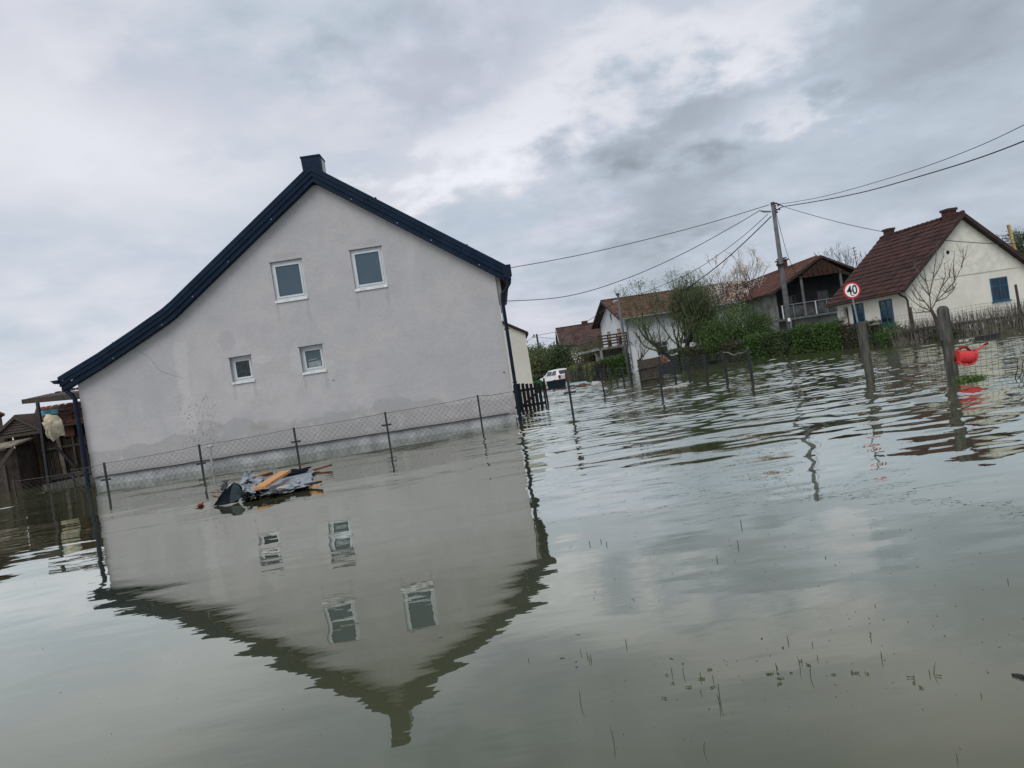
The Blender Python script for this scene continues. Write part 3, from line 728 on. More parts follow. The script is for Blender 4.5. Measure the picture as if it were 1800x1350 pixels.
# white cottage on the right
wa = .18; WX = V3(math.cos(wa), math.sin(wa), 0); WG = V3(-math.sin(wa), math.cos(wa), 0); WC = V3(22.68, 36, 0)
cot, wz, wh = gable_building('white_cottage', WC, WX, WG, 3.89, 5.37, 2.46, 5.73, M['white_wall'], M['tile_brown'], 'white cottage with dark red tiled roof and blue painted windows behind the stalk fence', over=.42, tw=.26, tl=.34, seed=4)
NF = -WG
gt = MB(); zb = 2.78
sl = (5.73 - 2.46) / 3.89
w_at = lambda z: (5.73 - .12 - z) / sl
gt.prism([WC - WX * min(wh, w_at(zb)) + V3(0, 0, zb) + NF * .002, WC + WX * min(wh, w_at(zb)) + V3(0, 0, zb) + NF * .002, WC + V3(0, 0, 5.58) + NF * .002], NF * .03)
gt.build('roughcast_gable', M['white_rough'], cot)
def onG(x, y): return atP(x, y, WC, WG)
p1 = onG(1739, 490); p2 = onG(1775, 486); p3 = onG(1745, 531)
wall_window(cot, V3(p1.x, p1.y, p3.z), WX, NF, .98, p1.z - p3.z, M['blue_paint'], M['dark_blue_glass'])
lw = WC - WX * wh; NL = -WX
def onL(x, y): return atP(x, y, lw, WX)
for xa, ya, xb, yb, yc in ((1497, 536, 1517, 533, 572), (1545, 529, 1567, 525, 568)):
    a = onL(xa, ya); b_ = onL(xb, yb); c = onL(xb, yc)
    wd = abs((b_ - a).dot(WG)); P = lw + WG * max((a - lw).dot(WG), (b_ - lw).dot(WG)); P.z = c.z - .1
    wall_window(cot, P, -WG, NL, wd, a.z - P.z, M['blue_paint'], M['dark_blue_glass'])
v = MB(); pv = onG(1665, 444); v.tube([pv + NF * .05, pv + NF * .02], .09, 8); v.build('gable_vent', M['dark_in'], cot)
for t_, s_ in ((.55, 1), (4.9, .85)):
    c0 = WC + WG * t_; b = MB(); b.frame_box(c0 + V3(0, 0, 5.75), WX * .23 * s_, WG * .23 * s_, V3(0, 0, .32)); co = b.build('chimney', M['brick'], cot)
    b = MB(); b.frame_box(c0 + V3(0, 0, 6.08), WX * .28 * s_, WG * .28 * s_, V3(0, 0, .06)); b.build('chimney_cap', M['brown_trim'], co)
dp = MB(); e = WC - WX * 3.93 + V3(0, 0, 2.40)
dp.tube([e - WG * .3, e + WG * 5.6], .06, 7)
dp.tube([e - WG * .1 - V3(0, 0, .02), e - WG * .1 + WX * .06 - V3(0, 0, .12), e + WX * .30 - WG * .14 - V3(0, 0, .28), e + WX * .38 - WG * .14 - V3(0, 0, .42), e + WX * .40 - WG * .14 - V3(0, 0, 2.5)], .05, 7)
dp.build('gutter_pipe', M['brown_trim'], cot)
ac = MB(); a = onL(1477, 552); ac.frame_box(lw + WG * 4.85 + NL * .12 + V3(0, 0, a.z), WG * .28, NL * .1, V3(0, 0, .2)); ac.build('meter_box', M['trash_white'], cot)
ac = MB(); ac.tube([lw + WG * 4.5 + NL * .05 + V3(0, 0, z) for z in (2.2, 1.6, .2)], .03, 6); ac.tube([lw + WG * 4.75 + NL * .05 + V3(0, 0, 2.2), lw + WG * 4.5 + NL * .05 + V3(0, 0, 1.9)], .02, 5); ac.build('cable_conduit', M['brown_trim'], cot)

# balcony house, end on
ap = atY(1440, 452, 60); BC = V3(ap.x - .45, 60, 0); BX = V3(1, .03, 0).normalized(); BG = V3(-.03, 1, 0).normalized()
bal, bwz, bwh = gable_building('balcony_house', BC, BX, BG, 4.3, 15.1, ap.z - 2.35, ap.z, M['grey_wall'], M['tile_red'], 'run down house with red tiled roof and dark recessed balcony under its gable', over=.7, tw=.3, tl=.40, seed=8)
NB = -BG
zr = ap.z
# recess: dark upper storey wall, side posts, floor slab, parapet and rail
def BP(u, v, z): return BC + BX * u + NB * v + V3(0, 0, z)
z_fl = atY(1385, 560, 60).z; z_rail = atY(1385, 520, 60).z
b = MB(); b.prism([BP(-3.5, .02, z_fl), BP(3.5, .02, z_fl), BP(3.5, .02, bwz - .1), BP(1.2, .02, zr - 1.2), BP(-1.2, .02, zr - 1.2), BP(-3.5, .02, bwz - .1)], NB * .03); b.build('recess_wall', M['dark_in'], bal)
b = MB(); b.prism([BP(-1.9, 1.1, zr - 1.55), BP(1.9, 1.1, zr - 1.55), BP(0, 1.1, zr - .2)], NB * .05)
for k in range(9): b.beam(BP(-1.6 + k * .4, 1.16, zr - 1.5), BP(-1.6 + k * .4, 1.16, zr - 1.45 + max(.1, 1.25 - abs(-1.6 + k * .4) * .72)), .03, .35, up=NB)
b.build('gable_boarding', M['gable_wood'], bal)
for s in (-1, 1):
    E = BC + BX * (s * 4.3) + V3(0, 0, zr - 2.35) + NB * 1.3; Rg = BP(0, 1.3, zr)
    b = MB(); q = [E, Rg, Rg - V3(0, 0, .16), E - V3(0, 0, .16)]; b.prism(q, -NB * .75); b.build('canopy_roof', M['brown_trim'], bal)
    t = MB(); up_ = (Rg - E); tile_rows(t, E + V3(0, 0, .01) - NB * .74, NB, up_, .74, up_.length, .3, .40, random.Random(s + 9)); to = t.build('canopy_tiles', M['tile_red'], bal); to['kind'] = 'stuff'
b = MB(); b.prism([BP(-4.1, 1.15, z_fl - .18), BP(3.9, 1.15, z_fl - .18), BP(3.9, 1.15, z_fl), BP(-4.1, 1.15, z_fl)], -NB * 1.1); b.build('balcony_slab', M['concrete_pale'], bal)
b = MB(); b.prism([BP(-2.4, .06, .4), BP(3.9, .06, .4), BP(3.9, .06, z_fl - .2), BP(-2.4, .06, z_fl - .2)], NB * .05); b.build('lower_wall', mat('pale patchy render', (.34, .34, .33), .95, .35, .8), bal)
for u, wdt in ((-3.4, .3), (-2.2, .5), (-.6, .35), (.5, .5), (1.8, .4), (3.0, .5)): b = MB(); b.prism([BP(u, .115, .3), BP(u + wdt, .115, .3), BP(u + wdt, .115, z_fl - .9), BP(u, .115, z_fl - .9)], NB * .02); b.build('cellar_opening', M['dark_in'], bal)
for u, r_ in ((-1.75, .11), (1.45, .11)):
    b = MB(); b.tube([BP(u, 1.0, z_fl), BP(u, 1.0, zr - 1.4 - .0 * u)], r_, 8); b.build('balcony_column', M['concrete_pale'], bal)
for k in range(9):
    u = -3.6 + k * .9
    b = MB(); b.tube([BP(u, 1.08, z_fl), BP(u, 1.08, z_fl + 1.05)], .035 if k % 3 else .05, 6); b.build('baluster', M['galv'] if k % 3 else M['house_white'], bal)
b = MB(); b.beam(BP(-3.7, 1.08, z_fl + 1.05), BP(3.7, 1.08, z_fl + 1.05), .06, .06); b.build('hand_rail', M['galv'], bal)
b = MB(); b.prism([BP(-3.6, 1.03, z_fl + .05), BP(3.6, 1.03, z_fl + .05), BP(3.6, 1.03, z_fl + .9), BP(-3.6, 1.03, z_fl + .9)], -NB * .01); b.build('balcony_screen', mat('dim grey netting', (.055, .058, .062), .9, .5, 2), bal)
for u in (-2.9, -.2, 2.2):
    wall_window(bal, BP(u, .052, z_fl + .4), BX, NB, .9, 1.4, M['old_wood'], M['pane_dark'], sill=False)
b = MB(); c0 = atY(1376, 470, 66); b.frame_box(c0 - V3(0, 0, .2), V3(.33, 0, 0), V3(0, .33, 0), V3(0, 0, .75)); co = b.build('chimney', M['brick'], bal)
b = MB(); b.frame_box(c0 + V3(0, 0, .62), V3(.48, 0, 0), V3(0, .42, 0), V3(0, 0, .05)); b.frame_box(c0 + V3(0, 0, .80), V3(.36, 0, 0), V3(0, .3, 0), V3(0, 0, .04)); b.build('chimney_cap', M['brown_trim'], co)

# long white house side on with gable to the left
a0 = atY(1055, 529, 68); e0 = atY(1084, 561, 64)
lx = V3(-.14, .99, 0).normalized(); lg = V3(.99, .14, 0).normalized(); lhw = 4.9
ne = atY(1088, 561, 64.4); LF = V3(ne.x + .72, 64.4, 0) + lx * lhw          # foot under the apex, in the gable wall plane
rz2 = atY(1060, 529, LF.y).z
lng, lwz, lwh = gable_building('long_white_house', LF, lx, lg, lhw, 13.0, ne.z, rz2, M['house_white'], M['tile_lichen'], 'long two storey white house with weathered brown tile roof and small left balcony', over=.9, tw=.3, tl=.38, lift=.035, seed=11)
def LP(u, v, z): return LF + lx * u + lg * v + V3(0, 0, z)          # u across the gable, v along the ridge
z_w = atY(1073, 580, 67).z
for u in (-1.9, 1.5):
    wf = wall_window(lng, LP(u + .5, 0, z_w - 1.5), -lx, -lg, 1.0, 1.5, M['old_wood'], M['dark_in'], mull=False)
    b = MB(); b.prism([LP(u + .44, -.035, z_w - .78), LP(u - .44, -.035, z_w - .78), LP(u - .44, -.035, z_w - .08), LP(u + .44, -.035, z_w - .08)], -lg * .01); b.build('blind', M['blind'], wf)
wall_window(lng, LP(.2, 0, rz2 - 2.0), -lx, -lg, .5, .8, M['pvc'], M['dark_in'], mull=False)
zb_ = atY(1095, 606, 66).z
b = MB(); b.prism([LP(-4.0, -2.6, zb_ - .2), LP(-4.0, 0, zb_ - .2), LP(-4.0, 0, zb_), LP(-4.0, -2.6, zb_)], lx * 8); b.build('balcony_slab', M['grey_wall'], lng)
for z in (.25, .5, .75, 1.0):
    b = MB(); b.beam(LP(-4, -2.6, zb_ + z), LP(-4, 0, zb_ + z), .05, .13); b.build('balcony_rail', M['rail_brown'], lng)
    b = MB(); b.beam(LP(-3.98, -2.6, zb_ + z), LP(4, -2.6, zb_ + z), .05, .13); b.build('balcony_rail', M['rail_brown'], lng)
for u in (0, .33, .66, 1):
    b = MB(); b.beam(LP(-4.05, -2.6 + 2.55 * u, zb_ - .1), LP(-4.05, -2.6 + 2.55 * u, zb_ + 1.05), .1, .1); b.build('rail_post', M['rail_brown'], lng)
for v in (-2.5, -.3):
    b = MB(); b.beam(LP(-3.9, v, -.5), LP(-3.9, v, zb_ - .2), .2, .2); b.build('balcony_pier', M['grey_wall'], lng)
b = MB(); b.prism([LP(-2, -2.5, -.5), LP(-2, 0, -.5), LP(-2, 0, zb_ - .22), LP(-2, -2.5, zb_ - .22)], lx * .15); b.build('porch_wall', M['grey_wall'], lng)
b = MB(); b.tube([LP(-lwh - .07, .1, lwz), LP(-lwh - .07, .1, .2)], .06, 6); b.build('downpipe', M['galv'], lng)
b = MB(); b.tube([LP(-lhw - .03, -.7, ne.z - .05), LP(-lhw - .03, 13.6, ne.z - .05)], .07, 6); b.build('gutter', M['galv'], lng)
for k in range(3): wall_window(lng, LP(-lwh, 2.5 + k * 3.6, 1.0), lg, -lx, 1.1, 1.3, M['pvc'], M['pane_dark'])

# far left house
f1_ = atY(983, 577, 100)
far_ = V3(f1_.x + .2, 100, 0); fe = atY(1005, 607, 96).z
fh, fwz, fwh = gable_building('far_brown_roof_house', far_, V3(0, 1, 0), V3(1, 0, 0), 4.2, 6.0, fe, f1_.z, M['annexe'], M['tile_dk'], 'distant cream house with plain dark brown roof and white verge boards', over=.9, tw=.4, tl=.5, trim='pvc', lift=.02, seed=13)
wall_window(fh, V3(far_.x, 98.5, fe - .6), V3(0, -1, 0), V3(-1, 0, 0), 1.0, 1.3, M['old_wood'], M['dark_in'], mull=False)
b = MB(); c0 = atY(1028, 570, 100); b.frame_box(c0 - V3(0, 0, .1), V3(.4, 0, 0), V3(0, .3, 0), V3(0, 0, .55)); b.build('chimney', M['brick'], fh)
# lower annexe of the far house with timber balustrade and steps
tr = root('timber_terrace', atZ(1030, 655, 0), 'brown lattice railed terrace on a low wall between the far houses', 'terrace')
t0 = atY(1008, 648, 70); t1 = atY(1088, 632, 70); t0.z = t1.z = 0
b = MB(); b.prism([t0 + V3(0, 0, -.5), t1 + V3(0, 0, -.5), t1 + V3(0, 0, 1.15), t0 + V3(0, 0, .75)], V3(0, .3, 0)); b.build('wall', mat('low beige wall', (.22, .21, .175), .9, .25, 1.5), tr)
for k in range(20):
    t = k / 19; p = t0 + (t1 - t0) * t; zb0 = .75 + .4 * t
    b = MB(); b.beam(p + V3(0, .1, zb0), p + V3(0, .1, zb0 + 1.0), .09, .05); b.build('baluster', M['rail_brown'], tr)
for z in (.25, .6, .98):
    b = MB(); b.beam(t0 + V3(0, .05, .75 + z), t1 + V3(0, .05, 1.15 + z), .06, .1); b.build('rail', M['rail_brown'], tr)
b = MB()
for k in range(10):
    t = k / 10; p = t0 + (t1 - t0) * t; q = t0 + (t1 - t0) * (t + .1)
    b.beam(p + V3(0, .14, .85 + .4 * t), q + V3(0, .14, 1.7 + .4 * t), .03, .06); b.beam(p + V3(0, .17, 1.7 + .4 * t), q + V3(0, .17, .85 + .4 * t), .03, .06)
b.build('lattice', M['rail_brown'], tr)
s0 = atY(990, 660, 72); s0.z = 0
b = MB()
for k in range(6): b.beam(s0 + V3(k * .35, 0, .3 + k * .3), s0 + V3(k * .35 + .5, 0, .3 + k * .3), .9, .07)
b.build('steps', M['trash_white'], tr)

# ------------------------------------------------------------------ shed group on the far left
SY = 26.5
def S(x, y, dY=0.0): return atY(x, y, SY + dY)
shed = root('slatted_shed', V3(S(60, 840).x, SY, 0), 'old slatted corn shed with mossy tile roof left of the grey house', 'shed')
sL = S(20, 830).x; sR = S(136, 820).x + 1.2; zg = S(24, 745).z - .35
zr0 = S(60, 722).z
# slats (front left bay, then finer slats of the right bay)
rnd = random.Random(17)
sp0 = S(26, 835).x; sp1 = S(77, 828).x; sp2 = S(150, 822).x
zt1 = S(50, 757).z; zt2 = S(120, 770).z
x = sp0; k = 0
while x < sp1 - .05:
    wd = rnd.uniform(.055, .085); b = MB(); b.beam(V3(x, SY + rnd.uniform(-.015, .015), -.2), V3(x + rnd.uniform(-.025, .025), SY + rnd.uniform(-.015, .015), zt1 + rnd.uniform(-.05, .08)), wd, .02, up=V3(0, 1, 0))
    b.build('slat', M['slat_wood'], shed); x += wd + rnd.uniform(.015, .035)
x = sp1 + .12
while x < sp2 + .4:
    wd = .035; b = MB(); b.beam(V3(x, SY + .05, -.2), V3(x + rnd.uniform(-.012, .012), SY + .05, zt2 + rnd.uniform(-.03, .03)), wd, .018, up=V3(0, 1, 0))
    b.build('slat', M['slat_wood'], shed); x += .06
for (xa, za, xb, zb, wd) in ((sp0, S(30, 803).z, sp1, S(75, 793).z, .08), (sp1, S(85, 790).z, sp2 + .3, S(140, 780).z, .07), (sp0 - .1, .12, sp2 + .4, .2, .12)):
    b = MB(); b.beam(V3(xa, SY - .05, za), V3(xb, SY - .05, zb), .05, wd); b.build('cross_rail', M['old_wood'], shed)
for x_, w_ in ((sp0 - .06, .12), (sp1 - .03, .14), (S(134, 800).x, .08)):
    b = MB(); b.beam(V3(x_, SY - .03, -.4), V3(x_, SY - .03, zt1 + .1), w_, .10); b.build('corner_post', M['slat_wood'], shed)
b = MB(); b.beam(V3(S(118, 828).x, SY - .12, .25), V3(S(104, 768).x, SY - .1, S(104, 768).z), .13, .03, up=V3(0, 1, 0)); b.build('leaning_board', mat('grey plank', (.12, .10, .08), .9, .3, 6, bump=.4), shed)
b = MB(); b.beam(V3(S(136, 812).x, SY - .14, S(136, 822).z), V3(S(100, 782).x, SY - .12, S(100, 782).z), .10, .04, up=V3(0, 1, 0)); b.build('diagonal_brace', M['board_dark'], shed)
b = MB(); q0 = S(116, 731); q1 = S(128, 766); b.frame_box(V3((q0.x + q1.x) / 2, SY - .1, (q0.z + q1.z) / 2), V3(.20, 0, 0), V3(0, .015, 0), V3(0, 0, (q0.z - q1.z) / 2)); b.build('brown_panel', M['rust_panel'], shed)
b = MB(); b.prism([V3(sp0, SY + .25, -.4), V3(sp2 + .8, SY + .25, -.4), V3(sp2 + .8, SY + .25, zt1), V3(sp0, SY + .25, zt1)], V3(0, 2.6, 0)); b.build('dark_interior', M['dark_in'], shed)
# main tiled roof: eave to ridge, ridge runs left-right
ev = V3(S(22, 750).x + .0, SY - .30, S(60, 757).z); rg0 = V3(S(24, 729).x, SY + 1.0, S(24, 729, 1.0).z); rg1 = V3(sp2 + .9, SY + 1.0, S(24, 729, 1.0).z - .0)
RLen = rg1.x - rg0.x; evz = S(100, 748, -.3).z
E0 = V3(rg0.x + .2, SY - .32, evz); slp = V3(0, 1.32, rg0.z - evz)
b = MB(); b.prism([E0, E0 + slp, E0 + slp - V3(0, 0, .06), E0 - V3(0, 0, .06)], V3(RLen, 0, 0)); b.prism([E0 + slp, E0 + slp + V3(0, 1.4, -.6), E0 + slp + V3(0, 1.4, -.66), E0 + slp - V3(0, 0, .06)], V3(RLen, 0, 0)); sro = b.build('roof', M['old_wood'], shed)
tm = MB(); tile_rows(tm, V3(0, 0, 0), V3(1, 0, 0), slp, .24, .36, .24, .36, rnd, lift=.04, jitter=0)
proto = tm.build('tile', M['tile_red'], sro, org=V3(0, 0, 0)); first = True
su = slp.normalized(); ncol = int(RLen / .25)
for j in range(int(slp.length / .34) + 1):
    for i in range(ncol):
        P = E0 + V3(i * .25, 0, .012) + su * (j * .34) + V3(rnd.uniform(-.008, .008), 0, rnd.uniform(-.004, .012))
        if first: o = proto; first = False
        else: o = bpy.data.objects.new('tile', proto.data); COL.objects.link(o); o.parent = sro
        o.location = P - Vector(shed.location); o.rotation_euler = (0, rnd.uniform(-.03, .03), rnd.uniform(-.02, .02))
rt_ = MB(); rt_.tube([V3(0, 0, 0), V3(.34, 0, -.015)], [.085, .07], 7)
pr = rt_.build('ridge_tile', M['tile_red'], sro, org=V3(0, 0, 0)); pr.location = E0 + slp + V3(0, 0, .03) - Vector(shed.location)
for i in range(1, int(RLen / .31)):
    o = bpy.data.objects.new('ridge_tile', pr.data); COL.objects.link(o); o.parent = sro; o.location = E0 + slp + V3(i * .31, rnd.uniform(-.01, .01), .03 + rnd.uniform(-.01, .01)) - Vector(shed.location)
# little boarded gable over the left bay
ga = S(26, 733, -.5); gl = S(-14, 766, -.5); gr = S(73, 756, -.5); GYc = SY - .5
A_, L_, R_ = V3(ga.x, GYc, ga.z), V3(gl.x, GYc, gl.z + .03), V3(gr.x, GYc, gr.z)
L_.z = R_.z
b = MB(); b.prism([L_ - V3(0, 0, .10), R_ - V3(0, 0, .10), R_, L_], V3(0, .06, 0)); b.build('gable_tie_beam', M['old_wood'], shed)
for k in range(6):
    t0_ = .06 + k * .15; t1_ = t0_ + .12; a = L_.lerp(A_, t0_); a2 = R_.lerp(A_, t0_); c = L_.lerp(A_, t1_); c2 = R_.lerp(A_, t1_)
    b = MB(); b.prism([a + V3(.08, .03 , 0), a2 + V3(-.08, .03, 0), c2 + V3(-.08, .05, 0), c + V3(.08, .05, 0)], V3(0, .02, 0)); b.build('gable_board', M['old_wood'], shed)
for s, E_ in ((1, L_), (2, R_)):
    d = (E_ - A_); b = MB(); b.prism([A_ + V3(0, -.04, .05), E_ + d * .10 + V3(0, -.04, .03), E_ + d * .10 + V3(0, -.04, -.07), A_ + V3(0, -.04, -.07)], V3(0, .05, 0)); b.build('verge_board', M['old_wood'], shed)
    b = MB(); b.prism([A_ + V3(0, 0, .08), E_ + d * .12 + V3(0, 0, .06), E_ + d * .12 + V3(0, 0, .02), A_ + V3(0, 0, .04)], V3(0, 1.2, 0)); b.build('gable_roof', M['tile_dk'], shed)
bx = MB(); q0 = S(72, 726, .2); 
for xx, w_ in ((74, .10), (84, .17), (92, .25)): 
    p = S(xx, 727 - (xx - 74) * .12, .55); bx.frame_box(p + V3(0, -.05, 0), V3(w_, 0, .02), V3(0, .01, 0), V3(0, .0, .09))
o = bx.build('plastic_scrap', M['teal'], org=S(84, 726, .5)); tag(o, 'torn turquoise plastic strip lying on the shed roof tiles', 'plastic')
# lean-to awning with a post
aw = root('awning', S(66, 830, -.8), 'flat plank awning on one dark post between shed and grey house', 'awning')
a0_, a1_ = S(38, 706, -.8), S(136, 697, -.8)
b = MB(); b.prism([a0_ + V3(0, 0, -.085), a1_ + V3(.5, 0, -.085 - .04), a1_ + V3(.5, 0, .10), a0_ + V3(0, 0, .075)], V3(0, .06, 0)); b.build('fascia_beam', M['old_wood'], aw)
b = MB(); b.prism([a0_ + V3(0, .062, .02), a1_ + V3(.5, .062, .0), a1_ + V3(.5, .062, .06), a0_ + V3(0, .062, .07)], V3(0, 1.6, .18)); b.build('deck_board', M['old_wood'], aw)
q = S(100, 690, -.7); rr = q.x
tm = MB(); tile_rows(tm, V3(0, 0, 0), V3(1, 0, 0), V3(0, .36, .03), .24, .36, .24, .36, rnd, lift=.05, jitter=0)
for i in range(6):
    o = tm.build('tile', M['tile_dk'], aw, org=V3(0, 0, 0)) if i == 0 else inst(pt, 'tile', V3(0, 0, 0), None)
    if i == 0: pt = o
    o.parent = aw; o.location = V3(rr + i * .25, a1_.y - .02, q.z - .03) - Vector(aw.location)
for i in range(5):
    o = inst(pt, 'tile', V3(0, 0, 0), None); o.parent = aw; o.location = V3(S(115, 686, -.3).x + i * .25, a1_.y + .3, q.z + .03) - Vector(aw.location)
p0, p1 = S(66, 708, -.8), S(84, 842, -.8)
b = MB(); b.beam(V3(p1.x, p0.y, -.4), p0, .09, .09); b.build('post', M['blackm'], aw)
# hanging cloth
def cloth_obj():
    c = [(80, 728), (100, 730), (111, 742), (113, 765), (104, 767), (95, 776), (84, 770), (79, 757), (75, 743), (77, 740)]
    mb = MB(); cen = S(94, 746, -1.0); ring = [S(x_, y_, -1.0) for x_, y_ in c]; n = len(ring)
    levels = 6; vs = [cen + V3(0, -.22, .02)]
    for l in range(1, levels + 1):
        t = l / levels
        for k in range(n * 3):
            a = ring[k // 3]; bb = ring[(k // 3 + 1) % n]; p = a.lerp(bb, (k % 3) / 3); q = cen.lerp(p, t)
            q.y += -.22 * (1 - t * t) + .045 * math.sin(k * 1.45 + t * 2) * t + .02 * math.sin(k * 3.1 + 5 * t); vs.append(q)
    fs = []; m_ = n * 3
    for k in range(m_): fs.append((0, 1 + k, 1 + (k + 1) % m_))
    for l in range(levels - 1):
        for k in range(m_): a = 1 + l * m_ + k; b_ = 1 + l * m_ + (k + 1) % m_; fs.append((a, a + m_, b_ + m_, b_))
    mb.add(vs, fs); mb.add([v + V3(0, .012, 0) for v in vs], [tuple(reversed(f)) for f in fs])
    o = mb.build('cloth', M['cloth'], org=S(95, 750, -1.0), smooth=True); tag(o, 'crumpled beige cloth hung on the awning post in front of the shed', 'cloth')
cloth_obj()
# low concrete wall, side fence and hose
lw0 = atZ(75, 860); lw1 = atZ(156, 846); zt_ = .16
b = MB(); b.prism([lw0 + V3(0, 0, -.5), lw1 + V3(.3, .02, -.5), lw1 + V3(.3, .02, .20), lw0 + V3(0, 0, .13)], V3(0, .22, 0)); o = b.build('low_wall', M['concrete'], org=lw0); tag(o, 'low mossy concrete kerb wall just above the water at the left downpipe', 'wall')
sf = root('side_fence', atZ(28, 868), 'sagging wire fence with thin posts in front of the slatted shed', 'fence')
fA = atZ(29, 872); fB = atZ(152, 850); fB = V3(-12.3, fB.y - .6, 0)
for t, h in ((0, .50), (.62, .42)):
    p = fA.lerp(fB, t); b = MB(); b.beam(p + V3(0, 0, -.4), p + V3(-.02, 0, h), .05, .05); b.build('post', M['old_wood'] if t == 0 else M['blackm'], sf)
mm = MB(); chain(mm, fA, fB, -.05, .42, .40); mo = mm.build('wire_mesh', M['rustwire'], sf); mo['kind'] = 'stuff'
mm = MB(); mm.tube([fA.lerp(fB, t / 12) + V3(0, 0, .44 - .02 * math.sin(t / 12 * math.pi)) for t in range(13)], .007, 4); mm.build('top_wire', M['rustwire'], sf)
hs = MB(); h0, h1 = atZ(85, 872), atZ(167, 857); hs.tube([h0.lerp(h1, t / 10) + V3(0, 0, -.02 + .13 * math.sin(math.pi * (.08 + .84 * t / 10))) for t in range(11)], .010, 5)
o = hs.build('hose', M['blackm'], org=h0, smooth=True); tag(o, 'thin black hose arching out of the water by the left downpipe', 'hose')
# low roof and lean-to at the frame edge
lt = root('lean_to', S(-20, 840, -1.5), 'low lean-to with pale board roof cut off by the left frame edge', 'shed')
p = [S(-60, 800, -1.5), S(21, 783, -1.5), S(18, 790, -1.5), S(-2, 815, -1.5), S(-60, 824, -1.5)]
for q in p: q.y = SY - 1.5
b = MB(); b.prism([p[0] + V3(0, 0, .05), p[1] + V3(0, 0, .0), p[1] + V3(.02, 0, -.05), p[0] + V3(0, 0, -.01)], V3(0, 1.2, .2)); b.build('roof_board', mat('pale mossy board', (.19, .17, .13), .9, .4, 4), lt)
b = MB(); b.prism([p[1] + V3(.02, 0, -.02), p[1] + V3(.02, 0, -.16), p[3] + V3(0, 0, -.22), p[3] + V3(-.1, 0, -.08)], V3(0, .05, 0)); b.build('rafter', M['old_wood'], lt)
b = MB(); b.prism([V3(p[0].x, SY - 1.2, -.4), V3(p[1].x - .1, SY - 1.2, -.4), V3(p[1].x - .1, SY - 1.2, p[1].z - .1), V3(p[0].x, SY - 1.2, p[0].z - .1)], V3(0, 1.0, 0)); b.build('wall', mat('brown dark board wall', (.045, .034, .03), .9, .4, 3), lt)
b = MB(); q = S(10, 835, -1.6); b.beam(V3(q.x, q.y, -.4), V3(q.x, q.y, S(8, 818, -1.6).z), .12, .12); b.build('post', M['old_wood'], lt)
b = MB(); q = S(4, 724, 3); rt2 = root('barn_roof', V3(q.x, q.y, 0), 'dark roof tip entering from the left frame edge above the shed', 'building')
b.prism([S(9, 727, 3), S(-60, 700, 3), S(-60, 706, 3), S(9, 730, 3)], V3(-3.2, 4, 0)); b.build('roof', M['tile_dk'], rt2)
q = S(-6, 735, 3); b = MB(); b.prism([V3(q.x - 6, q.y + .3, -.4), V3(q.x, q.y + .3, -.4), V3(q.x, q.y + .3, q.z), V3(q.x - 6, q.y + .3, q.z + 1.6)], V3(-3.0, 3.4, 0)); b.build('wall', M['old_wood'], rt2)

# ------------------------------------------------------------------ flotsam raft
def sheet(name, poly_px, z, amp, m_, label, cat, seed=1, thick=.006, zf=None, lift=None):
    """crumpled sheet: polygon given on the water, subdivided as a warped grid"""
    rr = random.Random(seed); P = [atZ(x, y, z) for x, y in poly_px]      # 4 corners
    n, m2 = 16, 10; vs = []
    ph = [rr.uniform(0, 6.28) for _ in range(8)]
    for j in range(m2 + 1):
        for i in range(n + 1):
            s, t = i / n, j / m2
            p = P[0].lerp(P[1], s).lerp(P[3].lerp(P[2], s), t)
            h = amp * (math.sin(s * 9 + ph[0] + 3 * t) * .5 + math.sin(t * 8 + ph[1] - 4 * s) * .5 + .6 * abs(math.sin(s * 5 + t * 7 + ph[2])) + rr.uniform(-.35, .35))
            e = min(s, 1 - s, t, 1 - t)
            if e == 0: p.x += rr.uniform(-.04, .04); p.y += rr.uniform(-.04, .04)
            if lift: h += lift(s, t)
            p.z = z + h; vs.append(p)
    fs = []
    for j in range(m2):
        for i in range(n):
            a = j * (n + 1) + i; fs.append((a, a + 1, a + n + 2, a + n + 1))
    mb = MB(); mb.add(vs, fs); mb.add([v - V3(0, 0, thick) for v in vs], [tuple(reversed(f)) for f in fs])
    o = mb.build(name, m_, org=P[0].lerp(P[2], .5)); return tag(o, label, cat)
sheet('metal_sheet', [(455, 872), (545, 858), (552, 826), (440, 848)], .035, .024, M['film'], 'wide crumpled blue grey sheet floating under the orange plank', 'sheet', 2)
sheet('metal_sheet', [(405, 868), (450, 860), (470, 838), (428, 842)], .05, .035, M['sheet_grey'], 'folded shiny grey sheet heaped at the left of the raft', 'sheet', 5, lift=lambda s, t: .10 * math.exp(-((s - .4) ** 2) * 12) * t)
sheet('metal_sheet', [(478, 842), (540, 828), (548, 823), (508, 828)], .07, .012, M['sheet_dark'], 'dark rolled sheet end behind the top of the orange plank', 'sheet', 9, lift=lambda s, t: .05 * math.sin(math.pi * t))
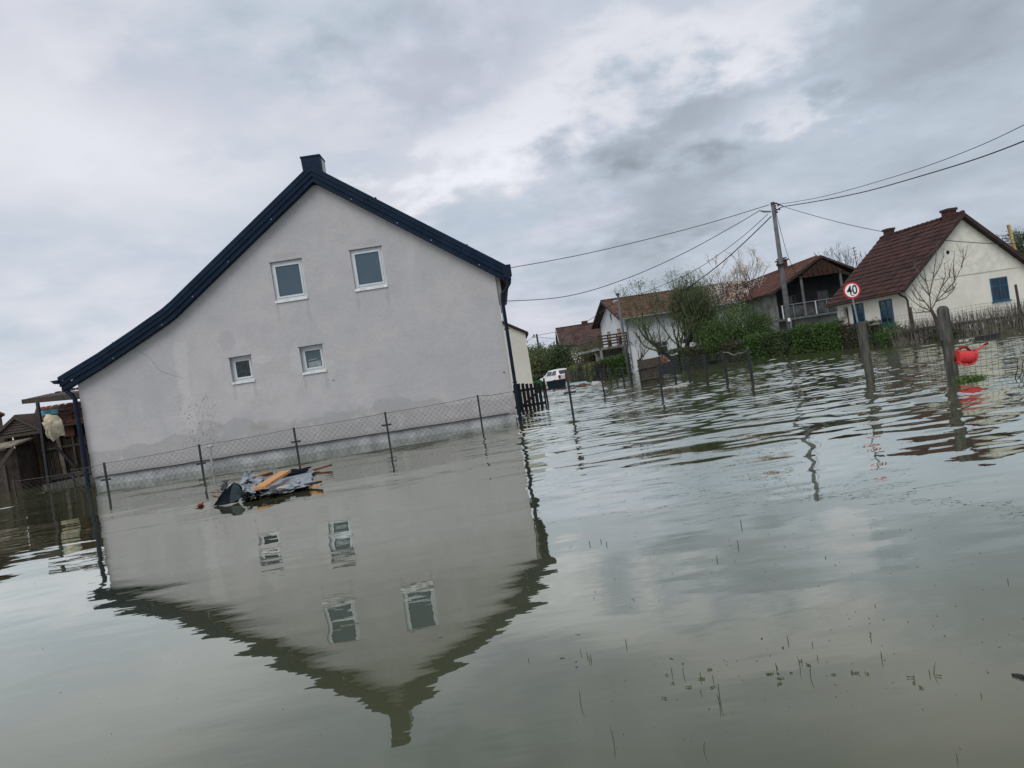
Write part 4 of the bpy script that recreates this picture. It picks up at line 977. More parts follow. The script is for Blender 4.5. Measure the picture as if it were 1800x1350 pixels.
def fold():      # dark standing fold at the left end
    def pt(x, y, Y): return atY(x, y, Y)
    yb = atZ(382, 889).y
    A = [pt(374, 890, yb), pt(392, 864, yb + .35), pt(411, 848, yb + .5), pt(417, 850, yb + .6)]
    B = [pt(380, 895, yb - .08), pt(405, 885, yb - .05), pt(418, 883, yb + .05), pt(424, 868, yb + .25)]
    for q in B: q.z = max(q.z, .0)
    mb = MB(); n = 9
    def crv(Q, t):
        f = t * 3; i = min(int(f), 2); return Q[i].lerp(Q[i + 1], f - i)
    vs = []
    for i in range(n + 1):
        a, b_ = crv(A, i / n), crv(B, i / n)
        for j in range(6):
            t = j / 5; p = a.lerp(b_, t); p.y += .10 * math.sin(math.pi * t) + .02 * math.sin(i * 2.2); vs.append(p)
    fs = [(i * 6 + j, (i + 1) * 6 + j, (i + 1) * 6 + j + 1, i * 6 + j + 1) for i in range(n) for j in range(5)]
    mb.add(vs, fs); mb.add([v + V3(0, .01, 0) for v in vs], [tuple(reversed(f)) for f in fs])
    o = mb.build('bent_sheet', M['sheet_dark'], org=A[0]); tag(o, 'black bent sheet standing up like a fin at the left raft end', 'sheet')
    mb = MB(); C_ = [pt(411, 848, yb + .45), pt(419, 853, yb + .4), pt(426, 866, yb + .3)]; D_ = [pt(404, 884, yb + .0), pt(412, 882, yb), pt(423, 876, yb + .05)]
    vs = []
    for i in range(7):
        f = i / 6 * 2; k = min(int(f), 1); a = C_[k].lerp(C_[k + 1], f - k); b_ = D_[k].lerp(D_[k + 1], f - k)
        for j in range(6): t = j / 5; p = a.lerp(b_, t); p.y -= .06 * math.sin(math.pi * t); vs.append(p)
    fs = [(i * 6 + j, (i + 1) * 6 + j, (i + 1) * 6 + j + 1, i * 6 + j + 1) for i in range(6) for j in range(5)]
    mb.add(vs, fs); mb.add([v + V3(0, .01, 0) for v in vs], [tuple(reversed(f)) for f in fs])
    o = mb.build('bent_sheet', mat('slate grey curl', (.022, .034, .040), .6, .3, 6, spec=.1), org=C_[0]); tag(o, 'slate grey curled sheet leaning on the black fin', 'sheet')
fold()
def plank(x0, y0, x1, y1, z0, z1, wd, th, m_, label, tilt=0.0):
    a, b_ = atZ(x0, y0, z0), atZ(x1, y1, z1); up = Vector((math.sin(tilt), 0, math.cos(tilt)))
    mb = MB(); mb.beam(a, b_, wd, th, up=up); o = mb.build('plank', m_, org=(a + b_) / 2); return tag(o, label, 'plank', 'planks floating on the debris raft')
plank(456, 858, 502, 829, .15, .19, .19, .045, M['new_wood'], 'bright orange plank lying across the grey sheets')
plank(440, 843, 478, 832, .09, .09, .05, .06, M['red_wood'], 'short brown batten behind the orange plank')
plank(448, 838, 474, 830, .12, .13, .04, .025, M['new_wood'], 'thin tan batten behind the orange plank')
plank(427, 864, 468, 862, .07, .08, .10, .03, M['board_dark'], 'dark purple brown board under the lower end of the orange plank')
plank(553, 826, 581, 818, .03, .08, .12, .04, M['red_wood'], 'red brown plank end floating off the right end of the raft')
plank(545, 857, 565, 852, .03, .06, .06, .035, M['new_wood'], 'short tan plank tip at the lower right of the raft')
plank(540, 851, 560, 848, .05, .07, .13, .03, M['board_dark'], 'short black board tip at the lower right of the raft')
sheet('dark_scrap', [(470, 873), (498, 868), (488, 865), (478, 868)], .04, .012, M['board_dark'], 'small black scrap curling at the lower edge of the raft', 'scrap', 4, lift=lambda s, t: .05 * math.sin(math.pi * s))
sheet('dark_scrap', [(425, 880), (452, 873), (446, 866), (430, 868)], .04, .016, M['sheet_dark'], 'dark flat scrap beside the bent black fin', 'scrap', 6)
sheet('dark_scrap', [(389, 860), (398, 862), (402, 852), (394, 851)], .06, .02, M['blackm'], 'small black rag behind the bent fin', 'scrap', 8, lift=lambda s, t: .06 * t)
sheet('pale_scrap', [(482, 861), (505, 857), (513, 852), (495, 854)], .075, .008, M['pebble'], 'cream paper patch lying on the grey sheet', 'paper', 3)
sheet('pale_scrap', [(398, 862), (418, 860), (416, 852), (402, 853)], .09, .02, M['trash_white'], 'pale crumpled foil behind the black fin', 'foil', 12)
sheet('red_scrap', [(345, 890), (357, 888), (356, 885), (350, 886)], .02, .012, M['brick_red'], 'small red scrap floating alone left of the raft', 'scrap', 11)
sheet('film_scrap', [(432, 872), (462, 866), (458, 858), (436, 862)], .07, .03, M['film'], 'pale torn film below the dark board of the raft', 'film', 14, lift=lambda s, t: .04 * math.sin(2.6 * s + 1))
sheet('film_scrap', [(500, 862), (528, 855), (524, 846), (504, 850)], .06, .022, M['film'], 'pale wrinkled film right of the cream paper patch', 'film', 15)
sheet('film_scrap', [(424, 852), (446, 846), (440, 836), (428, 842)], .10, .05, M['sheet_grey'], 'grey hump of sheet behind the fin and left of the battens', 'film', 16, lift=lambda s, t: .07 * math.sin(math.pi * s) * t)
sheet('dark_scrap', [(440, 876), (458, 872), (452, 866), (442, 869)], .05, .02, M['blackm'], 'black crumpled scrap between the fin and the pale torn film', 'scrap', 17)
st = MB(); a, b_ = atZ(371, 866, .03), atZ(392, 865, .06); st.tube([a, b_], .012, 5); o = st.build('stick', M['red_wood'], org=a); tag(o, 'thin brown stick poking left from the raft', 'stick')

# ------------------------------------------------------------------ black posts standing in the flood
def lone_post(xf, yf, xt, yt, label, plate=None, cap=False):
    f = atZ(xf, yf); t = atY(xt, yt, f.y)
    r_ = root('steel_post', f, label, 'post', 'black steel posts standing in the flood')
    b = MB(); b.beam(f + V3(0, 0, -.5), t, .055, .055, up=V3(0, 1, 0)); b.build('shaft', M['blackm'], r_)
    if plate:
        p = atY(plate[0], plate[1], f.y - .04); b = MB(); b.frame_box(p, V3(.16, 0, .0), V3(0, .01, 0), V3(0, 0, .025)); b.build('cross_plate', M['blackm'], r_)
    if cap:
        b = MB(); b.frame_box(t + V3(.02, 0, -.08), V3(.07, 0, 0), V3(0, .05, 0), V3(0, 0, .15)); b.build('block', M['slat_wood'], r_)
lone_post(1008, 733, 996, 655, 'tallest black post, with rusty block on top, right of the picket gate', (1002, 690), True)
lone_post(1064, 696, 1055, 654, 'black post with small cross plate between the gate and the wooden panel', (1058, 665))
lone_post(1164, 700, 1157, 640, 'black post standing in front of the wooden panel')
# long low fence running away
lf = root('post_fence', atZ(1244, 674), 'long row of black posts with sagging mesh crossing the flooded plot', 'fence')
fp = [(1008, 672.5, 652), (1013, 672.5, 652), (1019, 672.5, 651), (1025, 672, 651), (1034, 672, 648), (1044, 672.5, 647), (1050, 673, 647), (1063, 672.5, 646), (1074, 672.5, 645), (1085, 673, 646), (1097, 674, 644), (1111, 675, 644), (1188, 672.5, 626), (1213, 673.5, 627), (1244, 675, 622), (1279, 675, 617), (1323, 673.5, 613)]
fpts = []
for x, y, yt in fp:
    f = atZ(x, y); t = atY(x - (y - yt) * .14, yt, f.y); fpts.append((f, t)); b = MB(); b.beam(f + V3(0, 0, -.4), t, .05 + .0012 * f.y, .06, up=V3(0, 1, 0)); b.build('post', M['board_dark'], lf)
mm = MB()
for (f, t), (f2, t2) in list(zip(fpts, fpts[1:])):
    d = f2 - f; sp_ = .09; n = int(d.length / sp_)
    if 11 < fpts.index((f, t)) or True:
        full = fpts.index((f, t)) >= 12
        h0, h1 = t.z, t2.z
        if full:
            for k in range(n):
                p = f + d * (k / n); h = h0 + (h1 - h0) * k / n
                mm.tube([p + V3(0, 0, h * .45), p + V3(0, 0, h * .97)], .004, 3, cap=False)
            for q in (.45, .6, .75, .95): mm.tube([f + V3(0, 0, h0 * q), f2 + V3(0, 0, h1 * q)], .006, 3, cap=False)
        else:
            for q in (.5, .9): mm.tube([f + V3(0, 0, h0 * q), f2 + V3(0, 0, h1 * q)], .006, 3, cap=False)
mo = mm.build('wire_mesh', mat('dark green net', (.020, .034, .034), .7, .3, 6), lf); mo['kind'] = 'stuff'
tr_ = MB(); a, b_ = fpts[15][1], fpts[16][1]
tr_.tube([a.lerp(b_, t / 5) + V3(0, -.03, -.05 - .12 * math.sin(t / 5 * 3.14) + .06 * (t % 2)) for t in range(6)], .02, 5)
o = tr_.build('dry_branch', M['reed'], org=a); tag(o, 'dry branch caught on the fence between its two nearest posts', 'branch')
# wooden double panel
wp = root('wooden_gate', atZ(1145, 674), 'dark plank gate panel with diagonal braces standing between fence runs', 'gate')
a, b_ = atZ(1128, 674), atZ(1166, 673); b_ = V3(a.x + (b_.x - a.x) * 1.0, a.y - .6, 0)
b_ = atY(1166, 673, a.y - .5); b_.z = 0
hT = atY(1122, 634, a.y).z; n = 16
for k in range(n):
    t = (k + .5) / n; p = a.lerp(b_, t); mb = MB(); mb.beam(p + V3(0, 0, -.3), p + V3(0, 0, hT - .05 + .03 * math.sin(k * 2.3)), (b_ - a).length / n * .88, .025, up=V3(0, 1, 0)); mb.build('plank', M['old_wood'], wp)
for z0, z1, h in ((hT - .22, hT - .16, .42), (.18, .2, .1)):
    mb = MB(); mb.beam(a + V3(-.05, -.05, z0), b_ + V3(.05, -.05, z1), .05, h); mb.build('rail', M['old_wood'], wp)
mb = MB(); mb.beam(a.lerp(b_, .45) + V3(0, -.07, hT - .45), a.lerp(b_, .75) + V3(0, -.07, .1), .04, .07); mb.build('brace', M['slat_wood'], wp)
mb = MB(); mb.beam(a.lerp(b_, .95) + V3(0, -.07, hT - .45), a.lerp(b_, .72) + V3(0, -.07, .1), .04, .07); mb.build('brace', M['slat_wood'], wp)
for p in (a, b_): mb = MB(); mb.beam(p + V3(0, 0, -.4), p + V3(0, 0, hT + .05), .1, .1); mb.build('post', M['blackm'], wp)
# load behind the panel
q = atY(1142, 634, a.y + .8)
mb = MB(); mb.prism([q + V3(-.5, 0, -.25), q + V3(.9, 0, -.2), q + V3(.9, 0, .02), q + V3(.2, 0, .10), q + V3(-.4, 0, .03)], V3(0, .8, 0)); o = mb.build('tarp_bundle', M['red_wood'], org=q); tag(o, 'reddish tarpaulin bundle showing over the wooden panel', 'tarpaulin')
mb = MB(); mb.box(atY(1139, 634, a.y + .5), (.28, .2, .18)); o = mb.build('cardboard_box', M['pebble'], org=atY(1139, 634, a.y + .5)); tag(o, 'small cream box sitting on top of the panel load', 'box')
mb = MB(); q = atY(1174, 640, a.y + 3); mb.prism([q + V3(-.3, 0, -.5), q + V3(.35, 0, -.5), q + V3(.4, 0, .0), q + V3(.1, 0, .15), q + V3(-.3, 0, .1)], V3(0, .6, 0)); o = mb.build('covered_cart', M['blackm'], org=q); tag(o, 'dark covered cart just right behind the wooden panel', 'cart')

# ------------------------------------------------------------------ car, container, bins
def car():
    f = atZ(997, 670); ang = R(24)      # heading away from us, nose to the left-back
    c = root('parked_car', f, 'white hatchback parked in the flood seen from behind', 'car')
    fx = V3(-math.sin(ang), math.cos(ang), 0); sx = V3(math.cos(ang), math.sin(ang), 0); z0 = -.28
    def P(a, s, z): return f + fx * a + sx * s + V3(0, 0, z + z0)
    # side profile stations: (along, halfwidth low, halfwidth top, sill z, belt z, roof z, roof halfwidth)
    st = [(0, .80, .30, .90, .92, .72), (.12, .84, .28, .95, 1.05, .70), (.5, .86, .22, .98, 1.42, .62), (1.2, .87, .2, .97, 1.50, .62), (2.3, .87, .2, .95, 1.45, .60), (3.1, .86, .22, .92, .96, .70), (3.9, .82, .28, .82, .84, .70), (4.15, .70, .35, .66, .68, .6)]
    mb = MB(); gl = MB(); rows = []
    for a, hw, zs, zb, zr_, rw in st: rows.append([P(a, -hw, zs), P(a, -hw - .02, (zs + zb) / 2), P(a, -hw + .02, zb), P(a, -rw, zr_), P(a, 0, zr_ + .03), P(a, rw, zr_), P(a, hw - .02, zb), P(a, hw + .02, (zs + zb) / 2), P(a, hw, zs)])
    for r0, r1 in zip(rows, rows[1:]):
        for k in range(8): mb.add([r0[k], r0[k + 1], r1[k + 1], r1[k]], [(0, 3, 2, 1)])
    mb.poly(rows[0]); mb.poly(list(reversed(rows[-1])))
    mb.build('body', M['car_paint'], c)
    def quad(p, off): gl_ = MB(); gl_.prism(p, off); return gl_
    quad([P(.10, -.60, 1.02), P(.10, .60, 1.02), P(.40, .54, 1.37), P(.40, -.54, 1.37)], -fx * .03).build('rear_window', M['car_glass'], c)
    quad([P(3.05, -.60, 1.0), P(3.05, .60, 1.0), P(2.4, .54, 1.42), P(2.4, -.54, 1.42)], fx * .03).build('windscreen', M['car_glass'], c)
    for s in (-1, 1):
        for a0, a1 in ((.45, 1.25), (1.35, 2.35)):
            quad([P(a0, s * .86, 1.0), P(a1, s * .86, 1.0), P(a1 - (.0 if a1 < 2 else .1), s * .66, 1.38), P(a0 + .12, s * .66, 1.38)], sx * (s * .02)).build('side_window', M['car_glass'], c)
        b = MB(); b.frame_box(P(.04, s * .72, .78), fx * .07, sx * .10, V3(0, 0, .16)); b.build('tail_lamp', M['tail'], c)
        b = MB(); b.frame_box(P(2.5, s * .95, 1.02), fx * .06, sx * .08, V3(0, 0, .06)); b.build('mirror', M['car_paint'], c)
        for a in (.75, 3.35):
            b = MB(); b.tube([P(a, s * .72, .30), P(a, s * .89, .30)], .31, 14); wh = b.build('wheel', M['tyre'], c)
            b = MB(); b.tube([P(a, s * .885, .30), P(a, s * .90, .30)], .19, 10); b.build('rim', M['galv'], wh)
    b = MB(); b.frame_box(P(-.03, 0, .42), fx * .06, sx * .78, V3(0, 0, .12)); b.build('bumper', M['car_paint'], c)
    b = MB(); b.frame_box(P(-.012, 0, .80), fx * .012, sx * .26, V3(0, 0, .06)); b.build('number_plate', M['sign_white'], c)
car()
def container():
    f = atZ(980, 683); w_ = .62
    c = root('trailer_box', f, 'navy open container floating in front of the white car', 'container')
    b = MB(); t = .52
    lo = [V3(-w_ * .85, 0, -.1), V3(w_ * .85, 0, -.1), V3(w_ * .85, .9, -.1), V3(-w_ * .85, .9, -.1)]; hi = [V3(-w_, -.05, t), V3(w_, -.05, t + .02), V3(w_, .95, t + .02), V3(-w_, .95, t)]
    vs = [f + p for p in lo + hi]; b.add(vs, [(0, 1, 5, 4), (1, 2, 6, 5), (2, 3, 7, 6), (3, 0, 4, 7), (0, 3, 2, 1)]); ins = [f + p * 1.0 + V3(0, 0, -.02) for p in hi]
    b.build('shell', M['bin_navy'], c)
    b = MB()
    for k in range(4): b.beam(vs[4 + k], vs[4 + (k + 1) % 4], .05, .05)
    b.build('rim', M['blackm'], c)
    b = MB(); b.poly([p + V3(0, 0, -.15) for p in vs[4:]]); b.build('floor', M['dark_in'], c)
container()
for k, (x, y, h, lb) in enumerate(((942, 685, .55, 'left of the two green bins behind the picket gate'), (950, 684, .60, 'right and brighter of the two green bins behind the picket gate'))):
    f = atZ(x, y); f.z = 0; b = MB()
    b.tube([f + V3(0, 0, -.1), f + V3(0, 0, h)], [.15, .19], 10); r_ = root('green_bin', f, lb, 'bin', 'green bins behind the gate'); b.build('drum', M['bin_green'], r_)
    b = MB(); b.tube([f + V3(0, 0, h + .002), f + V3(0, 0, h + .05)], [.205, .19], 10); b.build('lid', M['leaf_hedge'] if False else M['bin_green'], r_)
f = atZ(962, 678); f.z = 0
b = MB()
for k in range(5): b.tube([f + V3(-.5 + k * .2, 0, 0), f + V3(-.45 + k * .2, .1, .34 - .04 * abs(k - 2))], [.22, .12], 8)
o = b.build('plastic_wrap', M['trash_white'], org=f, smooth=True); tag(o, 'white plastic heap left of the navy container', 'rubbish')
# scattered rubbish on the far water
rnd = random.Random(23)
tr3 = MB(); tr4 = MB(); tr5 = MB()
for k in range(110):
    x = rnd.uniform(926, 1065); y = 684 - (x - 926) * .085 + rnd.uniform(-3, 7) * (1 if x < 1010 else .7); p = atZ(x, y); s_ = rnd.uniform(.05, .22)
    tgt = rnd.choice([tr3, tr4, tr4, tr4]); rot = Matrix.Rotation(rnd.uniform(0, 3.1), 4, 'Z') @ Matrix.Rotation(rnd.uniform(-.2, .2), 4, 'X')
    tgt.box(p + V3(0, 0, .02), (s_ * rnd.uniform(1, 2.4), s_, rnd.uniform(.02, .08)), rot=rot)
for x, y in ((1190, 678), (1183, 679), (1200, 676), (1196, 679), (1205, 674), (1175, 681)): tr3.box(atZ(x, y, .01), (.5, .25, .04), rot=Matrix.Rotation(rnd.uniform(-.4, .4), 4, 'Z'))
for m_, mb, lb in ((M['trash_white'], tr3, 'pale bits of rubbish drifting before the car'), (M['trash_brown'], tr4, 'brown litter and wood bits drifting before the car')):
    o = mb.build('floating_litter', m_); tag(o, lb, 'litter', kind='stuff')
for x, y, w2, l2, m_, lb in ((1017, 676, .75, .35, 'trash_blue', 'flat pale blue board floating right of the navy container'), (1048, 675, .30, .22, 'trash_white', 'white bag floating by the far fence posts')):
    p = atZ(x, y); b = MB(); b.prism([p + V3(-w2, -.2, 0), p + V3(w2, -.2, 0), p + V3(w2 * .7, .3, .12), p + V3(-w2 * .6, .3, .15)], V3(0, .2, .03)); o = b.build('floating_board' if m_ == 'trash_blue' else 'floating_bag', M[m_], org=p); tag(o, lb, 'board' if m_ == 'trash_blue' else 'bag')

# ------------------------------------------------------------------ vegetation
def leaf_cloud(mb, pts, size, rng, mi=0, flat=.6):
    for p in pts:
        a = Vector((rng.gauss(0, 1), rng.gauss(0, 1), rng.gauss(0, 1) * flat)).normalized(); b = a.orthogonal().normalized()
        t = rng.uniform(0, 6.28); c = a.cross(b); d1 = (b * math.cos(t) + c * math.sin(t)) * size * rng.uniform(.6, 1.4); d2 = (c * math.cos(t) - b * math.sin(t)) * size * rng.uniform(.4, .9)
        mb.add([p - d1, p + d2 * .8, p + d1, p - d2 * .8], [(0, 1, 2, 3)], mi)
def ell(c, r, rng, shell=.55):
    while True:
        v = Vector((rng.uniform(-1, 1), rng.uniform(-1, 1), rng.uniform(-1, 1)))
        if v.length <= 1 and v.length > shell * rng.random(): break
    return Vector(c) + Vector((v.x * r[0], v.y * r[1], v.z * r[2]))
def limb(mb, p, d, ln, r, depth, rng, tips, bend=.25, split=(2, 3), spread=.55, shrink=.68, upb=.12, sides=5, twigs=None, minr=.004):
    n = 4 if depth > 1 else 3; pts = [p.copy()]; rr = [r]; dd = d.copy()
    for i in range(n):
        dd = (dd + Vector((rng.gauss(0, bend), rng.gauss(0, bend), rng.gauss(0, bend * .6) + upb)) * .5).normalized()
        pts.append(pts[-1] + dd * ln / n); rr.append(max(minr, r * (1 - .45 * (i + 1) / n)))
    mb.tube(pts, rr, sides if depth > 1 else 3, cap=depth <= 0)
    if depth <= 0: tips.append((pts[-1], dd)); tips.append((pts[-2], dd)); return
    k = rng.randint(*split)
    for i in range(k):
        q = pts[-1] if i < 2 else pts[rng.randint(1, n)]
        a = dd.orthogonal().normalized(); a = Matrix.Rotation(rng.uniform(0, 6.28), 3, dd) @ a
        nd = (dd + a * rng.uniform(spread * .5, spread * 1.3)).normalized()
        limb(mb, q, nd, ln * shrink * rng.uniform(.8, 1.15), max(minr, rr[-1] * .78), depth - 1, rng, tips, bend, split, spread, shrink, upb, sides, twigs, minr)

def tree(name, base, label, trunk_specs, seed, leafm=None, leaf_n=6, leaf_s=.06, bark='bark', group=None, cat='tree', **kw):
    rng = random.Random(seed); r_ = root(name, base, label, cat, group)
    tb = MB(); cb_ = MB(); tips = []
    for (d, ln, r0, depth) in trunk_specs:
        d = Vector(d).normalized(); n = 5; pts = [base + V3(0, 0, -.5)]; rr = [r0 * 1.25]; dd = d.copy(); p = base.copy(); pts.append(p.copy()); rr.append(r0 * 1.1)
        for i in range(n): dd = (dd + Vector((rng.gauss(0, .1), rng.gauss(0, .1), .04))).normalized(); p = p + dd * ln / n; pts.append(p.copy()); rr.append(r0 * (1 - .35 * (i + 1) / n))
        tb.tube(pts, rr, 8)
        for k in range(kw.get('k0', 4)):
            a = Matrix.Rotation(6.28 * k / kw.get('k0', 4) + rng.uniform(-.4, .4), 3, dd) @ dd.orthogonal().normalized()
            nd = (dd + a * rng.uniform(.3, 1.0) * kw.get('open', 1)).normalized(); q = pts[-1] if k < 2 else pts[rng.randint(4, 6)]
            limb(cb_, q, nd, kw.get('ln', 1.0) * rng.uniform(.8, 1.2), rr[-1] * .7, depth, rng, tips, bend=kw.get('bend', .22), split=kw.get('split', (2, 3)), spread=kw.get('spread', .55), shrink=kw.get('shrink', .7), upb=kw.get('upb', .15), minr=kw.get('minr', .006))
    tb.build('trunk', M[bark], r_, smooth=True)
    crown = cb_.build('crown', M[kw.get('twig', bark)], r_)
    if leafm:
        lf_ = MB(); pts = [p + Vector((rng.gauss(0, 1), rng.gauss(0, 1), rng.gauss(0, 1))) * kw.get('ls', .15) for p, d in tips for _ in range(leaf_n)]
        leaf_cloud(lf_, pts, leaf_s, rng); o = lf_.build('leaves', M[leafm], r_); o['kind'] = 'stuff'
    return r_, tips
def shrub(name, c, r, n, size, leafm, label, seed, cat='shrub', group=None, stems=14, twig='bark', twh=1.0):
    rng = random.Random(seed); r_ = root(name, V3(c[0], c[1], max(0, c[2] - r[2])), label, cat, group)
    sb = MB(); base = V3(c[0], c[1], c[2] - r[2] - .3)
    for k in range(stems * 5):
        t = ell(c, (r[0], r[1], r[2] * twh), rng, .9); t.z = max(t.z, c[2] - r[2] * .2)
        b0 = base + V3(rng.gauss(0, r[0] * .25), rng.gauss(0, r[1] * .25), 0); mid_ = b0.lerp(t, .5) + V3(rng.gauss(0, .1) * r[0], rng.gauss(0, .1) * r[0], .15 * r[2])
        sb.tube([b0, mid_, t, t + (t - mid_) * .25], [.022, .014, .007, .003] if k > stems else [.05, .03, .012, .004], 3, cap=False)
    sb.build('stems', M[twig], r_)
    lb_ = MB(); clumps = [(ell(c, r, rng, .75), rng.uniform(.16, .40)) for _ in range(max(16, n // 90))]
    pts = []
    for _ in range(n):
        q, s = rng.choice(clumps); pts.append(q + Vector((rng.gauss(0, 1), rng.gauss(0, 1), rng.gauss(0, .8))) * s * (sum(r) / 3))
    leaf_cloud(lb_, pts, size, rng); o = lb_.build('foliage', M[leafm], r_); o['kind'] = 'stuff'
    return r_
def hedge(name, pts, wd, ht, leafm, label, seed, dens=420, size=.07, topm=None, rag=.1):
    rng = random.Random(seed); r_ = root(name, pts[0], label, 'hedge'); core = MB(); lf_ = MB()
    L_ = [P for P in pts]
    for a, b_ in zip(L_, L_[1:]):
        d = (b_ - a); l = d.length; n = max(2, int(l / .6)); u = d.normalized(); s = V3(-u.y, u.x, 0)
        for k in range(n):
            t = (k + .5) / n; p = a.lerp(b_, t); h = ht * rng.uniform(.90, 1.02) * .86
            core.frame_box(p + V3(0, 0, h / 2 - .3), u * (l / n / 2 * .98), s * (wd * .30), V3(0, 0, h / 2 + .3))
        for _ in range(int(l * dens)):
            t = rng.random(); p = a.lerp(b_, t); q = rng.random(); hh = ht * (1 + rag * math.sin(t * l * 1.3 + seed) * .5 + rng.gauss(0, rag * .3))
            if q < .62: o_ = V3(0, 0, rng.uniform(0, hh)) - s * (wd / 2 * (1 + .12 * math.sin(t * l * 2.1) + rng.gauss(0, .12)))
            elif q < .9: o_ = V3(0, 0, hh + rng.gauss(0, .04)) + s * rng.uniform(-wd / 2, wd / 2)
            else: o_ = V3(0, 0, rng.uniform(0, hh)) + s * (wd / 2)
            mi = 0
            if topm and (math.sin(t * l * .9 + seed * 2) + rng.gauss(0, .7)) > .45: mi = 1
            leaf_cloud(lf_, [p + o_], size, rng, mi)
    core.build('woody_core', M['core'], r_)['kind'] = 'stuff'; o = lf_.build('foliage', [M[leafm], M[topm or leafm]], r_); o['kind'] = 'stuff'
    return r_

h_a = atZ(1192, 653); h_b = atZ(1250, 640); h_c = atZ(1330, 631); h_d = atZ(1420, 620); h_e = atZ(1505, 610); h_f = atZ(1560, 605)
for q in (h_a, h_b, h_c, h_d, h_e, h_f): q.z = 0; q.y += .6
hedge('hedge', [h_a, h_b, h_c], .9, 1.25, 'leaf_dark', 'low brownish hedge section behind the mesh fence posts', 31, 1100, .07, 'leaf_brown')
hedge('hedge', [h_c + V3(-.1, 0, 0), h_d], 1.0, 1.4, 'leaf_dark', 'dark mottled hedge section below the concrete utility pole', 32, 1100, .07, 'leaf_hedge')
hedge('hedge', [h_d + V3(-.1, 0, 0), h_e], 1.1, 1.5, 'leaf_hedge', 'brightest green hedge section left of the speed sign post', 33, 1300, .06, 'leaf_spring')
hedge('hedge', [h_e + V3(.0, 0, 0), h_f], .9, 1.2, 'leaf_brown', 'bare brown twig hedge section right behind the speed sign post', 34, 1300, .05, 'leaf_dark')
l_a = atZ(1008, 668); l_b = atZ(1060, 666); l_c = atZ(1108, 658)
for q in (l_a, l_b, l_c): q.z = 0; q.y += .6
hedge('hedge', [l_a, l_b], .9, 1.2, 'leaf_olive', 'dull brown far hedge right of the white car', 35, 900, .08, 'leaf_brown')
hedge('hedge', [l_b + V3(.2, 0, 0), l_c], 1.0, 1.45, 'leaf_hedge', 'yellow green clipped hedge left of the lamp pole', 36, 1000, .08, 'leaf_spring')
q0 = atZ(934, 678); q1 = atZ(966, 672); q0.z = q1.z = 0; q0 += V3(0, 1, 0); q1 += V3(0, 1, 0)
hedge('hedge', [q0, q1], .8, .8, 'leaf_dark', 'very dark low hedge between the annexe and the white car', 37, 700, .08, 'leaf_brown')
# shrubs
def px_shrub(name, x, y, Y, wpx, hpx, n, size, leafm, label, seed, **k):
    k.setdefault('twig', 'bark_olive')
    c = atY(x, y, Y); s = Y / FPX; return shrub(name, c, (wpx / 2 * s, max(.5, wpx / 2 * s * .7), hpx / 2 * s), n, size, leafm, label, seed, **k)
px_shrub('thicket', 955, 636, 84, 60, 58, 7000, .11, 'leaf_olive', 'rounded olive thicket just right of the annexe wall', 41, stems=30, twh=1.25)
px_shrub('thicket', 985, 634, 82, 50, 56, 6000, .11, 'leaf_dark', 'dark green thicket directly behind the white car', 42, stems=26, twh=1.2)
px_shrub('thicket', 1035, 618, 80, 62, 34, 2200, .09, 'leaf_olive', 'thin budding thicket in front of the lattice terrace', 43, stems=40, twh=1.1)
px_shrub('thicket', 935, 632, 92, 40, 46, 3500, .12, 'leaf_dark', 'thicket half hidden by the annexe wall', 44, stems=20)
px_shrub('round_bush', 1290, 580, 50, 100, 84, 9500, .055, 'leaf_spring', 'big fresh green bush between the twisted tree and the utility pole', 45, stems=40)
px_shrub('round_bush', 1255, 590, 49.5, 60, 70, 6000, .055, 'leaf_spring', 'smaller green bush right against the twisted tree', 46, stems=24)
px_shrub('round_bush', 1338, 585, 50, 44, 72, 6000, .05, 'leaf_hedge', 'green bush touching the foot of the utility pole', 47, stems=20)
px_shrub('garden_bush', 1452, 584, 47, 46, 14, 1500, .05, 'leaf_hedge', 'low bush before the balcony house wall', 48, stems=20)
px_shrub('garden_bush', 1572, 588, 33.5, 54, 34, 3800, .04, 'leaf_hedge', 'leafy bush at the left end of the stalk fence', 49, stems=20)
px_shrub('garden_bush', 1655, 590, 32.5, 50, 22, 2600, .04, 'leaf_dark', 'low leafy clump under the bare tree', 50, stems=12)
px_shrub('garden_bush', 1700, 590, 32.5, 46, 14, 1500, .04, 'leaf_hedge', 'flat green clump right of the rounded concrete post', 51, stems=8)
px_shrub('garden_bush', 1765, 587, 31.8, 70, 16, 2000, .04, 'leaf_dark', 'long flat green clump at the right frame edge', 52, stems=8)
px_shrub('distant_bush', 1795, 435, 60, 60, 60, 3500, .07, 'leaf_dark', 'grey green treetop behind the cottage right roof slope', 53, stems=40, twh=1.2)
# twisted old tree with two black trunks
tbase = atY(1196, 628, 50); tbase.z = 0
r_, tips = tree('twisted_tree', tbase, 'old pruned tree with two black diverging trunks before the long white house', [((-.75, 0, 1), 2.9, .17, 4), ((.42, .1, 1), 2.6, .20, 4), ((.15, -.1, 1), 2.0, .14, 4)], 61, 'leaf_olive', 4, .045, 'bark_dark', twig='bark_olive', k0=6, ln=1.35, spread=.5, upb=.35, shrink=.72, ls=.16, minr=.008, open=.9)
px = atY(1222, 545, 50); 
shrub('willow_shoots', V3(px.x, px.y + .3, px.z), (1.65, 1.3, 1.8), 5600, .05, 'leaf_olive', 'dome of fine olive shoots rising over the twisted tree', 62, cat='tree', stems=130, twh=1.35, twig='bark_olive')
